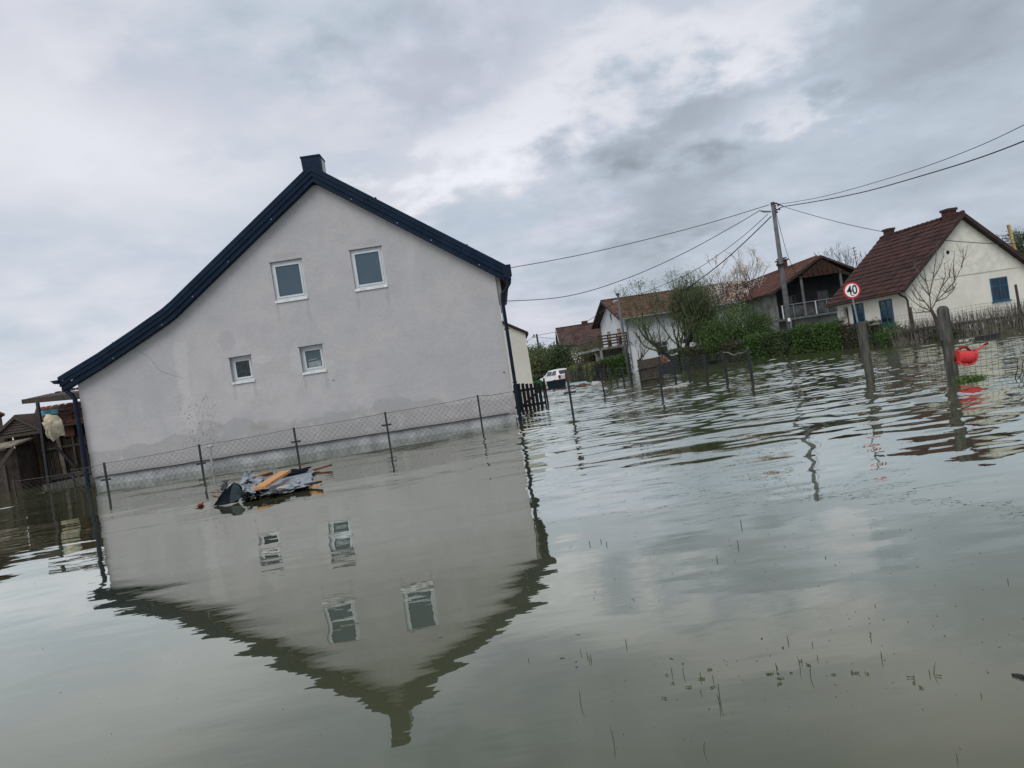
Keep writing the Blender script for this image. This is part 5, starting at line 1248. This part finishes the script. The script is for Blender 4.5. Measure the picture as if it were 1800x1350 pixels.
# bare small trees by the lamp pole
for x, y, Y, s, sd_, lb in ((1122, 635, 56, 1.0, 63, 'small bare tree right beside the lamp pole'), (1166, 636, 54, .85, 64, 'small bare tree between the lamp pole tree and the twisted tree')):
    b0 = atY(x, y, Y); b0.z = .0
    tree('bare_tree', b0, lb, [((.1, 0, 1), 1.1 * s, .09, 3)], sd_, 'leaf_olive', 2, .035, 'bark', k0=6, ln=.9 * s, spread=.6, upb=.25, shrink=.72, ls=.1, minr=.010)
# blossoming fruit tree before the balcony house roof
for x, y, Y, s, sd_, lb in ((1325, 600, 53, 1.25, 65, 'tall white blossoming fruit tree in front of the red roof'), (1282, 600, 52, 1.0, 66, 'smaller blossoming tree left of the tall one, twigs against the sky')):
    b0 = atY(x, y, Y); b0.z = 0
    tree('blossom_tree', b0, lb, [((.0, 0, 1), 1.9 * s, .12, 4)], sd_, 'blossom', 10 if sd_ == 65 else 4, .042, 'bark', k0=6, ln=1.45 * s, spread=.55, upb=.22, shrink=.74, ls=.11, minr=.011)
# bare tree in front of the cottage gable
b0 = atY(1650, 590, 31.5); b0.z = 0
def bare_front():
    rng = random.Random(71); r_ = root('leafless_tree', b0, 'leafless young tree spreading its thin branches before the white gable', 'tree')
    tb = MB(); Yb = b0.y; P = lambda x, y, dy=0: atY(x, y, Yb + dy)
    tb.tube([b0 + V3(0, 0, -.4), P(1648, 572), P(1643, 556), P(1637, 545)], [.11, .09, .08, .065], 8); tb.build('trunk', M['bark'], r_, smooth=True)
    cb_ = MB()
    br = [[(1637, 545), (1634, 520), (1628, 495), (1622, 465)], [(1637, 545), (1645, 530), (1660, 515), (1678, 495), (1690, 470), (1700, 438)], [(1634, 520), (1640, 490), (1645, 455), (1648, 430)], [(1637, 545), (1625, 530), (1610, 510), (1597, 490)], [(1637, 547), (1620, 540), (1603, 528), (1592, 515)],
          [(1645, 530), (1655, 505), (1662, 485), (1660, 462)], [(1660, 515), (1675, 508), (1682, 498)], [(1678, 495), (1676, 470), (1678, 440)], [(1628, 495), (1615, 480), (1606, 466)], [(1640, 490), (1652, 470), (1660, 448)], [(1634, 520), (1622, 505), (1612, 488)], [(1690, 470), (1693, 455), (1693, 440)], [(1645, 530), (1662, 524), (1672, 514), (1680, 505)],
          [(1637, 548), (1625, 548), (1608, 550), (1594, 545)], [(1625, 530), (1612, 526), (1600, 508)], [(1655, 505), (1668, 488), (1672, 465)]]
    for b in br:
        dy = 0; pts = []
        for k, (x, y) in enumerate(b): pts.append(P(x, y, dy)); dy += rng.uniform(-.25, .3)
        n = len(pts); cb_.tube(pts, [max(.007, .028 - .020 * k / (n - 1)) for k in range(n)], 5)
        for k in range(11):
            i = rng.randint(1, n - 1); p = pts[i - 1].lerp(pts[i], rng.random()); d = Vector((rng.gauss(0, .5), rng.gauss(0, .4), rng.uniform(.4, 1))).normalized(); l = rng.uniform(.2, .5)
            cb_.tube([p, p + d * l * .5, p + d * l + V3(rng.gauss(0, .05), 0, .05)], [.009, .007, .004], 3)
    cb_.build('crown', M['bark_pale'], r_)
bare_front()
for x, y, Y, s, sd_ in ((1470, 520, 75, 1.5, 72), (1505, 520, 78, 1.6, 73), (1530, 520, 74, 1.4, 74)):
    b1 = atY(x, y, Y); b1.z = 0
    tree('bare_tree', b1, ['leafless tree behind the balcony house apex', 'leafless tree behind the thin aerial mast', 'leafless tree hidden behind the cottage roof'][sd_ - 72], [((.05, 0, 1), 3.2 * s, .13, 3)], sd_, None, k0=6, ln=1.2 * s, spread=.5, upb=.3, shrink=.72, minr=.014)
# far woods
rng = random.Random(81); fw = MB(); tk = MB()
for k in range(170):
    x = rng.uniform(-260, 330); Y = rng.uniform(170, 230); h = rng.uniform(4.5, 7.5)
    tk.tube([V3(x, Y, -.5), V3(x + rng.gauss(0, .3), Y, h * .7)], [.2, .08], 4)
    leaf_cloud(fw, [ell((x, Y, h * .55), (rng.uniform(2.5, 4.5), 3, h * .5), rng, .5) for _ in range(260)], .34, rng)
o = fw.build('far_woods', M['leaf_dark']); tag(o, 'distant belt of trees along the horizon behind the village', 'woods', kind='stuff')
o = tk.build('far_trunks', M['bark']); tag(o, 'distant tree trunks inside the far belt of trees', 'woods', kind='stuff')

# ------------------------------------------------------------------ utility poles and cables
pb = atY(1390, 590, 44); pb.z = 0; ptop = atY(1358, 357, 44)
pole = root('utility_pole', pb, 'tall tapered concrete utility pole with bracket and many cables behind the hedge', 'utility pole')
b = MB(); b.tube([V3(pb.x, pb.y, -.5), V3(pb.x, pb.y, 3.5).lerp(V3(ptop.x, ptop.y, 3.5), .38), ptop], [.185, .155, .105], 10); b.build('shaft', M['concrete_pale'], pole, smooth=True)
b = MB(); b.tube([ptop - V3(0, 0, .12), ptop + V3(0, 0, .05)], [.125, .115], 10); b.build('cap', M['old_wood'], pole)
P44 = lambda x, y, Y=44: atY(x, y, Y)
b = MB(); b.tube([P44(1355, 372), P44(1343, 372, 43.9), P44(1334, 370, 43.7)], [.05, .06, .02], 7); b.build('lamp_arm', M['galv'], pole)
b = MB(); b.tube([P44(1359, 357), P44(1366, 358), P44(1378, 363)], [.05, .045, .02], 6); b.tube([P44(1362, 372), P44(1370, 366), P44(1378, 363)], [.03, .03, .02], 5); b.tube([P44(1360, 374), P44(1366, 373)], .06, 6); b.build('cable_bracket', M['wire'], pole)
for x, y in ((1363, 362), (1368, 361), (1365, 369), (1370, 368), (1366, 373), (1363, 366)):
    b = MB(); b.tube([P44(x, y - 1.4, 43.8), P44(x, y + 1.4, 43.8)], .05, 6); b.build('insulator', M['blackm'], pole)
b = MB(); b.frame_box(P44(1373, 465, 43.9), V3(.22, 0, 0), V3(0, .2, 0), V3(0, 0, .03)); b.tube([P44(1366, 468, 43.8), P44(1366, 463, 43.8)], .05, 6); b.build('step_bracket', M['blackm'], pole)
b = MB(); b.frame_box(P44(1387, 562, 43.75), V3(.07, 0, 0), V3(0, .02, 0), V3(0, 0, .10)); b.build('number_tag', M['sign_white'], pole)
b = MB(); b.tube([P44(1391, 585, 43.7), P44(1390, 560, 43.7)], .035, 6); b.build('conduit', M['galv'], pole)
def cable(pxs, r, label):
    mb = MB(); pts = [atY(x, y, Y) for x, y, Y in pxs]
    # smooth through the anchors
    out = []
    n = len(pts)
    for i in range(n - 1):
        p0, p1, p2, p3 = pts[max(i - 1, 0)], pts[i], pts[i + 1], pts[min(i + 2, n - 1)]
        for k in range(10):
            t = k / 10; out.append(.5 * ((2 * p1) + (p2 - p0) * t + (2 * p0 - 5 * p1 + 4 * p2 - p3) * t * t + (3 * p1 - p0 - 3 * p2 + p3) * t ** 3))
    out.append(pts[-1]); mb.tube(out, r, 5); o = mb.build('overhead_cable', M['wire'], org=pts[0], smooth=True); tag(o, label, 'cable', 'overhead cables')
cable([(1352, 360, 44), (1250, 391, 43.5), (1140, 420, 43), (1020, 448, 42.5), (895, 471, 42), (800, 484, 41.6)], .020, 'uppermost cable running left from the tall pole to the gable house eave')
cable([(1334, 371, 44), (1290, 397, 43.7), (1200, 446, 43.2), (1100, 490, 42.6), (1000, 520, 42), (895, 529, 41.4), (820, 527, 41)], .020, 'second cable running left from the tall pole, sagging below the uppermost one')
cable([(1350, 376, 44), (1300, 420, 46), (1230, 470, 49), (1170, 499, 51), (1120, 518, 53), (1088, 524, 54)], .018, 'thin cable from the tall pole to the lamp pole')
cable([(1356, 380, 44), (1320, 415, 44.8), (1280, 452, 45.8), (1240, 484, 46.8), (1200, 513, 48)], .032, 'thick cable from the tall pole down into the twisted tree')
cable([(1370, 359, 44), (1440, 347, 40), (1520, 326, 36), (1620, 295, 31), (1720, 257, 27), (1820, 210, 23), (1950, 145, 19)], .014, 'upper thin cable running right from the tall pole')
cable([(1378, 363, 44), (1440, 353, 40), (1520, 337, 36), (1620, 309, 31), (1720, 278, 27), (1820, 240, 23), (1950, 185, 19)], .024, 'thick cable running right from the tall pole below the thin one')
cable([(1380, 364, 44), (1420, 376, 42), (1480, 392, 39), (1540, 405, 36.5), (1600, 415, 34.8), (1680, 424, 33.5), (1750, 428, 32.6), (1830, 426, 32)], .016, 'cable from the tall pole crossing in front of the white gable')
cable([(1740, 415, 50), (1770, 414, 49), (1830, 409, 47)], .018, 'short cable above the cottage right roof slope')
cable([(1364, 374, 44), (1374, 412, 47), (1385, 450, 52), (1398, 480, 58)], .016, 'steep cable from the tall pole down to the balcony house roof')
cable([(943, 590, 110), (970, 585, 100), (1000, 581, 92), (1040, 560, 78), (1086, 527, 54)], .030, 'faint cable from the lamp pole to the farthest pole')
cable([(943, 592, 110), (980, 596, 108), (1010, 598, 104)], .028, 'faint cable from the farthest pole to the brown roof house')
cable([(943, 590, 110), (925, 600, 112), (900, 612, 115)], .028, 'faint cable leaving the farthest pole behind the annexe')
# lamp pole
lb_ = atY(1103, 640, 54); lb_.z = 0; lt_ = atY(1086, 519, 54)
lp = root('lamp_pole', lb_, 'slim grey lamp pole standing before the long white house', 'lamp pole')
b = MB(); b.tube([V3(lb_.x, lb_.y, -.5), lt_], [.12, .075], 8); b.build('shaft', M['concrete_pale'], lp, smooth=True)
b = MB(); b.tube([lt_ - V3(0, 0, .02), lt_ + V3(0, 0, .14)], .13, 8); b.build('cap', M['blackm'], lp)
b = MB(); b.tube([lt_ - V3(.05, 0, .35), lt_ - V3(.40, .1, .42)], [.03, .03], 5); b.tube([lt_ - V3(.12, .05, .40), lt_ - V3(.42, .15, .43)], [.07, .1], 6); b.build('lamp_head', M['trash_white'], lp)
fb_ = atY(950, 625, 110); fb_.z = 0; ft_ = atY(943, 587, 110)
fp_ = root('far_pole', fb_, 'farthest thin dark pole rising over the thickets', 'utility pole')
b = MB(); b.tube([fb_, ft_], [.20, .14], 6); b.build('shaft', M['old_wood'], fp_)
b = MB(); b.beam(ft_ + V3(-.8, 0, -.35), ft_ + V3(.0, 0, -.5), .08, .08); b.tube([ft_ + V3(-.55, 0, -.3), ft_ + V3(-.3, 0, -.05)], .1, 5); b.build('lamp_arm', M['old_wood'], fp_)
# aerial mast and pale timber pole
a0 = atY(1512, 480, 70); a1 = atY(1500, 434, 70); am = root('aerial_mast', V3(a0.x, 70, 0), 'thin rusty aerial mast rising between the two right houses', 'aerial')
b = MB(); b.tube([V3(a0.x + .1, 70, 0), a1], [.06, .035], 5); b.build('mast', M['red_wood'], am)
b = MB()
for k in range(4): p = a1.lerp(a0, .05 + k * .12); b.tube([p - V3(.32 - .03 * k, 0, .05), p + V3(.22, 0, .05)], .02, 4)
b.build('aerial_rod', M['blackm'], am)
a0 = atY(1785, 445, 45); a1 = atY(1772, 395, 45); b = MB(); b.beam(V3(a0.x, 45, 0), a0, .22, .16); b.beam(a0, a1, .16, .12); o = b.build('timber_pole', M['ladder'], org=V3(a0.x, 45, 0)); tag(o, 'pale yellow timber pole sticking up behind the cottage roof', 'pole')

# ------------------------------------------------------------------ speed sign and concrete posts
sgY = 17.0
sc_ = atY(1497.5, 510.5, sgY); sb_ = atY(1523, 640, sgY)
sign = root('speed_sign', V3(sb_.x, sgY, 0), 'round red rimmed speed limit sign reading 40 on a leaning tube', 'road sign')
Rr = 14.6 / FPX * sgY
nrm = V3(-.12, -1, .02).normalized(); rx = V3(0, 0, 1).cross(nrm).normalized(); 
if rx.x < 0: rx = -rx
rx = (rx + V3(0, 0, .0)).normalized(); ry = V3(0, 0, 1)
def disc(mb, c, r, off, th, n=40):
    mb.prism([c + nrm * off + rx * (math.cos(6.2832 * k / n) * r) + ry * (math.sin(6.2832 * k / n) * r) for k in range(n)], -nrm * th)
b = MB(); disc(b, sc_, Rr, 0, .006); b.build('rim_plate', M['sign_red'], sign)
b = MB(); disc(b, sc_, Rr * .985, -.007, .004); b.build('back_plate', M['galv'], sign)
b = MB(); disc(b, sc_, Rr * .80, .003, .0028); b.build('sign_face', M['sign_white'], sign)
def text_mesh(body, size):
    cu = bpy.data.curves.new('numeral', 'FONT'); cu.body = body; cu.size = size; cu.extrude = .0015; cu.align_x = 'CENTER'; cu.align_y = 'CENTER'; cu.offset = .005
    ob = bpy.data.objects.new('numeral_tmp', cu); COL.objects.link(ob)
    dg = bpy.context.evaluated_depsgraph_get(); dg.update(); me = bpy.data.meshes.new_from_object(ob.evaluated_get(dg)); bpy.data.objects.remove(ob); return me
me = text_mesh('40', Rr * 1.45); me.materials.clear(); me.materials.append(M['sign_black'])
cx = sum(v.co.x for v in me.vertices) / len(me.vertices); ys_ = [v.co.y for v in me.vertices]; cy = (min(ys_) + max(ys_)) / 2
xs_ = [v.co.x for v in me.vertices]; cx = (min(xs_) + max(xs_)) / 2
ct, st_ = math.cos(R(0)), math.sin(R(0))
for v in me.vertices:
    x_, y_, z_ = (v.co.x - cx) * .84, (v.co.y - cy) * 1.05, v.co.z
    p = sc_ + nrm * (.006 + z_) + rx * (x_ * ct - y_ * st_) + ry * (x_ * st_ + y_ * ct + .012) - Vector(sign.location); v.co = p
o = bpy.data.objects.new('numeral', me); COL.objects.link(o); o.parent = sign
b = MB(); b.frame_box(sc_ + nrm * .0045 - ry * Rr * .60 + rx * .002, rx * Rr * .20, nrm * .001, ry * Rr * .045); b.build('maker_mark', M['sign_black'], sign)
b = MB(); b.tube([sc_ - nrm * .03 + V3(0, 0, Rr * .6), sc_ - nrm * .03 - V3(0, 0, Rr), V3(sb_.x, sgY, .3), V3(sb_.x + .03, sgY, -.4)], .021, 8); b.build('tube_post', M['galv'], sign)
def cpost(xf, yf, xt, yt, wb_, wt_, label, round_top):
    f = atZ(xf, yf); t = atY(xt, yt, f.y); mb = MB(); n = 6; rng = random.Random(int(xf))
    ax = (t - f).normalized(); secs = []
    for k in range(n + 1):
        s = k / n; c = (f - ax * .5).lerp(t, s); w_ = wb_ + (wt_ - wb_) * s; ch_ = w_ * .18
        ring = [(-1, -1 + .36), (-1 + .36, -1), (1 - .36, -1), (1, -1 + .36), (1, 1 - .36), (1 - .36, 1), (-1 + .36, 1), (-1, 1 - .36)]
        secs.append([c + V3(a * w_ / 2 * 1, b_ * w_ / 2, 0) + V3(rng.gauss(0, .002), 0, 0) for a, b_ in ring])
    tops = ([(.93, .035), (.72, .065), (.35, .085)] if round_top else [(.96, .012), (.8, .03)])
    for sc2, dz in tops: secs.append([t + V3((p - t).x * sc2, (p - t).y * sc2, dz) for p in secs[n]])
    for a, b_ in zip(secs, secs[1:]):
        for k in range(8): mb.add([a[k], a[(k + 1) % 8], b_[(k + 1) % 8], b_[k]], [(0, 1, 2, 3)])
    mb.poly(secs[-1]); o = mb.build('concrete_post', M['concrete'], org=f); tag(o, label, 'post', 'weathered concrete fence posts'); return f, t
c1f, c1t = cpost(1530.5, 670, 1513, 568, .155, .165, 'leaning square concrete post in front of the speed sign', False)
c2f, c2t = cpost(1675.5, 668, 1657, 546, .165, .165, 'leaning concrete post with rounded top beside the red watering can', True)
# welded wire mesh strung between and beyond the posts
wmf = root('welded_mesh_fence', c2f, 'thin rusty square mesh hanging off the concrete posts into the water', 'fence')
mm = MB(); rng = random.Random(91)
far_end = atZ(1880, 640); far_end = V3(c2f.x + 3.2, c2f.y - .6, 0)
def weld(A, B, zb_, za, zbb, sag):
    d = B - A; l = d.length; n = int(l / .095)
    for k in range(n + 1):
        s = k / n; p = A + d * s; zt = za + (zbb - za) * s - sag * math.sin(math.pi * s); j = rng.gauss(0, .012)
        mm.tube([p + V3(.02 * math.sin(k * .7), 0, zb_), p + V3(.05 * math.sin(k * .31) + j, .03 * math.sin(k * .5), zt)], .0036, 3, cap=False)
    for q in range(8):
        pts = []
        for k in range(13):
            s = k / 12; zt = za + (zbb - za) * s - sag * math.sin(math.pi * s); pts.append(A + d * s + V3(0, .02 * math.sin(k * .9 + q), -.02 + (zt + .02) * q / 7 + rng.gauss(0, .006)))
        mm.tube(pts, .0036, 3, cap=False)
weld(c1f, c2f, -.1, .62, .72, .10)
weld(c2f, far_end, -.1, .70, .95, .05)
mo = mm.build('wire_mesh', M['rustwire'], wmf); mo['kind'] = 'stuff'
# red watering can hooked on the mesh
cz = c2f.y - .12
C = lambda x, y, dy=0: atY(x, y, cz + dy)
wc = root('watering_can', C(1697, 625), 'bright red plastic watering can hanging on its side against the mesh', 'watering can')
b = MB(); a = C(1682, 628); e = C(1709, 628); axd = (e - a).normalized()
b.tube([a, a + axd * .01, e - axd * .02, e], [.115, .128, .112, .108], 20); b.build('body', M['red_plastic'], wc, smooth=False)
b = MB(); nseg = 16; pts = []
upv = Vector((0, -.35, 1)).normalized(); sdv = axd.cross(upv).normalized(); upv = sdv.cross(axd).normalized()
cc2 = e + axd * .03 
for k in range(nseg + 1):
    t = 6.2832 * k / nseg; pts.append(e + axd * (.005 + .035 * math.cos(t)) - upv * .0 + (upv * math.cos(t) * .128 + sdv * math.sin(t) * .128))
b.tube(pts, .014, 6, cap=False); b.build('rim', M['red_plastic'], wc, smooth=True)
b = MB(); pts = [C(1684, 636, -.08), C(1691, 640, -.12), C(1699, 642, -.12), C(1709, 640, -.10), C(1717, 631, -.06), C(1716, 622, -.02), C(1709, 617, 0)]
b.tube(pts, .016, 7); b.build('handle', M['red_plastic'], wc, smooth=True)
b = MB(); b.tube([C(1705, 621, .03), C(1712, 617, .03), C(1722, 612, .02), C(1732, 605, .0)], [.032, .02, .017, .014], 8); sp_ = b.build('spout', M['red_plastic'], wc, smooth=True)
b = MB(); b.tube([C(1730, 606), C(1736, 603)], [.016, .030], 8); b.build('rose', M['dk_red'], sp_)
b = MB(); b.tube([C(1679, 634, .03), C(1681, 620, .05), C(1689, 611, .06), C(1698, 610, .05), C(1706, 617, .03)], [.03, .035, .03, .03, .02], 7); b.build('rear_handle', M['dk_red'], wc, smooth=True)  # back of the can, its shadow side coloured darker red
# bird-like dark rag on the second post, grass clumps
b = MB(); p0 = atY(1653, 600, c2f.y - .02); b.prism([p0, p0 + V3(.05, 0, .02), p0 + V3(.04, 0, -.10), p0 + V3(.01, 0, -.14)], V3(0, .01, 0)); o = b.build('black_rag', M['board_dark'], org=p0); tag(o, 'small black rag stuck on the left side of the rounded concrete post', 'rag')
def tuft(c, r, n, h, seed, name, label, m_='grass', th=.004):
    rng = random.Random(seed); mb = MB()
    for _ in range(n):
        a = rng.uniform(0, 6.28); q = r * math.sqrt(rng.random()); p = c + V3(math.cos(a) * q * 1.6, math.sin(a) * q, -.03); hh = h * rng.uniform(.5, 1.2); d = V3(rng.gauss(0, .35), rng.gauss(0, .3), 1).normalized()
        w_ = V3(math.cos(a), math.sin(a), 0) * th; m2 = p + d * hh * .6; t = p + d * hh + V3(rng.gauss(0, .04), rng.gauss(0, .04), -.02)
        mb.add([p - w_, p + w_, m2 + w_ * .8, t, m2 - w_ * .8], [(0, 1, 2, 3, 4)])
    o = mb.build(name, M[m_], org=c); tag(o, label, 'grass', kind='stuff')
g_ = atZ(1706, 669); tuft(g_, .16, 300, .16, 95, 'grass_tuft', 'green grass clump right beside the rounded concrete post', 'leaf_spring', .006)
tuft(atZ(1578, 671), .30, 90, .06, 96, 'grass_tuft', 'faint grass tips between the two concrete posts', 'grass')
tuft(atZ(1530, 671.5), .08, 60, .03, 97, 'moss_ring', 'mossy fringe at the waterline of the sign side concrete post', 'grass')
tw_ = MB(); rng = random.Random(99)
for k in range(7):
    p = atZ(1785 + k * 4, 668 + rng.uniform(-3, 3)); q = p
    pts = [p]
    for _ in range(4): q = q + V3(rng.gauss(.02, .06), rng.gauss(0, .04), rng.uniform(.05, .16)); pts.append(q)
    tw_.tube(pts, [.008, .007, .005, .004, .002], 4)
o = tw_.build('drowned_twigs', M['bark_dark'], org=atZ(1790, 668)); tag(o, 'dark bare twigs poking out of the water at the right frame edge', 'twigs')

# ------------------------------------------------------------------ cottage garden fence with stalks
ga_, gb_ = atZ(1575, 606), atZ(1590, 603); A_ = V3(atY(1573, 600, 33).x, 33.2, 0); B_ = V3(atY(1860, 560, 31).x, 31.0, 0)
gf = root('garden_fence', A_, 'sagging garden fence of dry stalks and mesh below the white cottage', 'fence')
d = B_ - A_; l = d.length; rng = random.Random(101)
st2 = MB()
for k in range(1400):
    s = rng.random(); p = A_ + d * s + V3(0, rng.uniform(-.25, .25), -.1); h = (1.18 + .12 * s) * rng.uniform(.5, 1.0) * (1.0 if s > .10 else .8)
    q = p + V3(rng.gauss(0, .10), rng.gauss(0, .08), h); st2.tube([p, p.lerp(q, .5) + V3(rng.gauss(0, .03), 0, 0), q], [.013, .010, .005], 3, cap=False)
o = st2.build('stalks', M['reed'], gf); o['kind'] = 'stuff'
mm = MB(); n = int(l / .16)
for k in range(n + 1):
    s = k / n; p = A_ + d * s; mm.tube([p + V3(0, -.28, .1), p + V3(.03 * math.sin(k), -.28, 1.30 + .03 * math.sin(k * .4) - .05 * s)], .005, 3, cap=False)
for q in range(9):
    mm.tube([A_ + d * (k / 24) + V3(0, -.28, .25 + q * .128 + .025 * math.sin(k * .6) - .05 * k / 24) for k in range(25)], .005, 3, cap=False)
mo = mm.build('wire_mesh', M['rustwire'], gf); mo['kind'] = 'stuff'
for xa, ya, yb in ((1785, 500, 560), (1600, 540, 590)):
    t = atY(xa, ya, 31.4 if xa > 1700 else 32.8); b = MB(); b.beam(V3(t.x + .05, t.y, -.3), t, .08, .07); b.build('stake', M['old_wood'], gf)
for (x0_, y0_, x1_, y1_) in ((1588, 582, 1663, 572), (1663, 572, 1740, 562), (1740, 562, 1860, 545)):
    a_ = atY(x0_, y0_, 32.7 - (x0_ - 1588) * .006); b_ = atY(x1_, y1_, 32.7 - (x1_ - 1588) * .006); b = MB(); b.beam(a_, b_, .08, .11); b.build('rail', M['old_wood'], gf)
b = MB(); p = atZ(1735, 595); b.frame_box(p + V3(0, 0, .06), V3(.35, 0, 0), V3(0, .15, 0), V3(0, 0, .07)); b.frame_box(p + V3(.3, 0, .12), V3(.15, 0, 0), V3(0, .1, 0), V3(0, 0, .04)); o = b.build('dark_crate', M['blackm'], org=p); tag(o, 'low black crate floating before the garden fence', 'crate')
for x, y, lb in ((1690, 600, 'left white scrap floating before the garden fence'), (1700, 599, 'right white scrap floating before the garden fence')):
    p = atZ(x, y); b = MB(); b.prism([p + V3(-.08, 0, 0), p + V3(.08, 0, 0), p + V3(.05, 0, .06), p + V3(-.05, 0, .05)], V3(0, .06, 0)); o = b.build('white_scrap', M['trash_white'], org=p); tag(o, lb, 'scrap')

# ------------------------------------------------------------------ grass blades and specks in the near water
gb = MB(); rng = random.Random(111)
spots = [(1303, 925, 16), (1298, 960, 14), (1260, 984, 10), (1037, 957, 9), (1057, 953, 7), (1066, 958, 9), (1101, 1136, 16), (1020, 1235, 28), (1080, 1306, 36), (1021, 1150, 12), (1033, 1155, 12), (1040, 1160, 14), (1037, 1163, 12), (929, 1162, 8), (1181, 1184, 14), (1200, 1185, 18), (1231, 1192, 14), (1254, 1195, 10), (1265, 1228, 34), (1266, 1240, 24), (1232, 1218, 8), (1386, 1128, 14), (1407, 1172, 22), (1410, 1165, 10), (1424, 1190, 24), (1366, 1175, 12), (1428, 1134, 8), (1437, 1158, 9), (1531, 1120, 12), (1550, 1159, 16), (1498, 1183, 8), (1640, 1184, 20), (1634, 1185, 10), (1772, 1024, 8), (1538, 1066, 5), (1451, 980, 3), (1236, 1322, 22), (1684, 1338, 16), (1688, 1318, 5), (1726, 1225, 8), (1114, 1054, 3), (1607, 1195, 10), (1737, 790, 6), (1715, 785, 5)]
for x, y, h in spots:
    p = atZ(x, y); s = (p - CP).length / FPX; hh = h * s * .85; w_ = max(.0008, .75 * s)
    lean = rng.gauss(0, .08); a = V3(w_, 0, 0)
    gb.add([p - a - V3(0, 0, .02), p + a - V3(0, 0, .02), p + V3(lean * hh, 0, hh * .6) + a * .8, p + V3(lean * hh * 2.2, 0, hh), p + V3(lean * hh, 0, hh * .6) - a * .8], [(0, 1, 2, 3, 4)])
o = gb.build('grass_blades', M['grass']); tag(o, 'scattered drowned grass tips poking out of the near water', 'grass', kind='stuff')
fb2 = MB()
for x, y in [(1365, 1174), (1353, 1184), (1367, 1184), (1372, 1192), (1388, 1183), (1370, 1202), (1407, 1162), (1422, 1168), (1465, 1186), (1495, 1182), (1504, 1183), (1524, 1184), (1340, 1122), (1378, 1138), (1247, 1177), (1254, 1207), (1233, 1193), (989, 1157), (1012, 1164), (1014, 1172), (1180, 1158), (1200, 1166), (1184, 1200), (1210, 1207), (1172, 1186), (1167, 1226), (1016, 1116), (1600, 1190), (1605, 1200), (1620, 1208), (1650, 1187)]:
    p = atZ(x, y, .002); r_ = rng.uniform(.003, .009)
    for k in range(4):
        a = rng.uniform(0, 6.28); dv = V3(math.cos(a), math.sin(a), 0); e = V3(-math.sin(a), math.cos(a), 0)
        fb2.prism([p, p + dv * r_ + e * r_ * .25, p + dv * r_ * 1.8, p + dv * r_ - e * r_ * .25], V3(0, 0, .002))
o = fb2.build('duckweed_leaves', M['grass']); tag(o, 'tiny floating weed leaves on the near water', 'weed', kind='stuff')
fb3 = MB()
for k in range(260):
    x = rng.uniform(1000, 1800); y = rng.uniform(760, 1330); p = atZ(x, y, .001); s = (p - CP).length / FPX * rng.uniform(.5, 1.3)
    rot = Matrix.Rotation(rng.uniform(0, 3.14), 4, 'Z'); fb3.box(p, (s * 2.2, s * .7, .002), rot=rot)
for k in range(60):
    x = rng.uniform(30, 900); y = rng.uniform(870, 1330); p = atZ(x, y, .001); s = (p - CP).length / FPX * rng.uniform(.4, .9)
    fb3.box(p, (s * 2, s * .7, .002), rot=Matrix.Rotation(rng.uniform(0, 3.14), 4, 'Z'))
o = fb3.build('floating_specks', M['straw']); tag(o, 'specks of straw and dirt drifting on the near water', 'debris', kind='stuff')
b = MB()
for k in range(5):
    p = atZ(1785 + k * 5, 1186 + k * 1.5, .004); b.box(p, (.022, .008, .006), rot=Matrix.Rotation(rng.uniform(-.8, .8), 4, 'Z'))
o = b.build('bark_flake', M['board_dark'], org=atZ(1790, 1188)); tag(o, 'dark bark flakes floating at the right frame edge', 'bark')
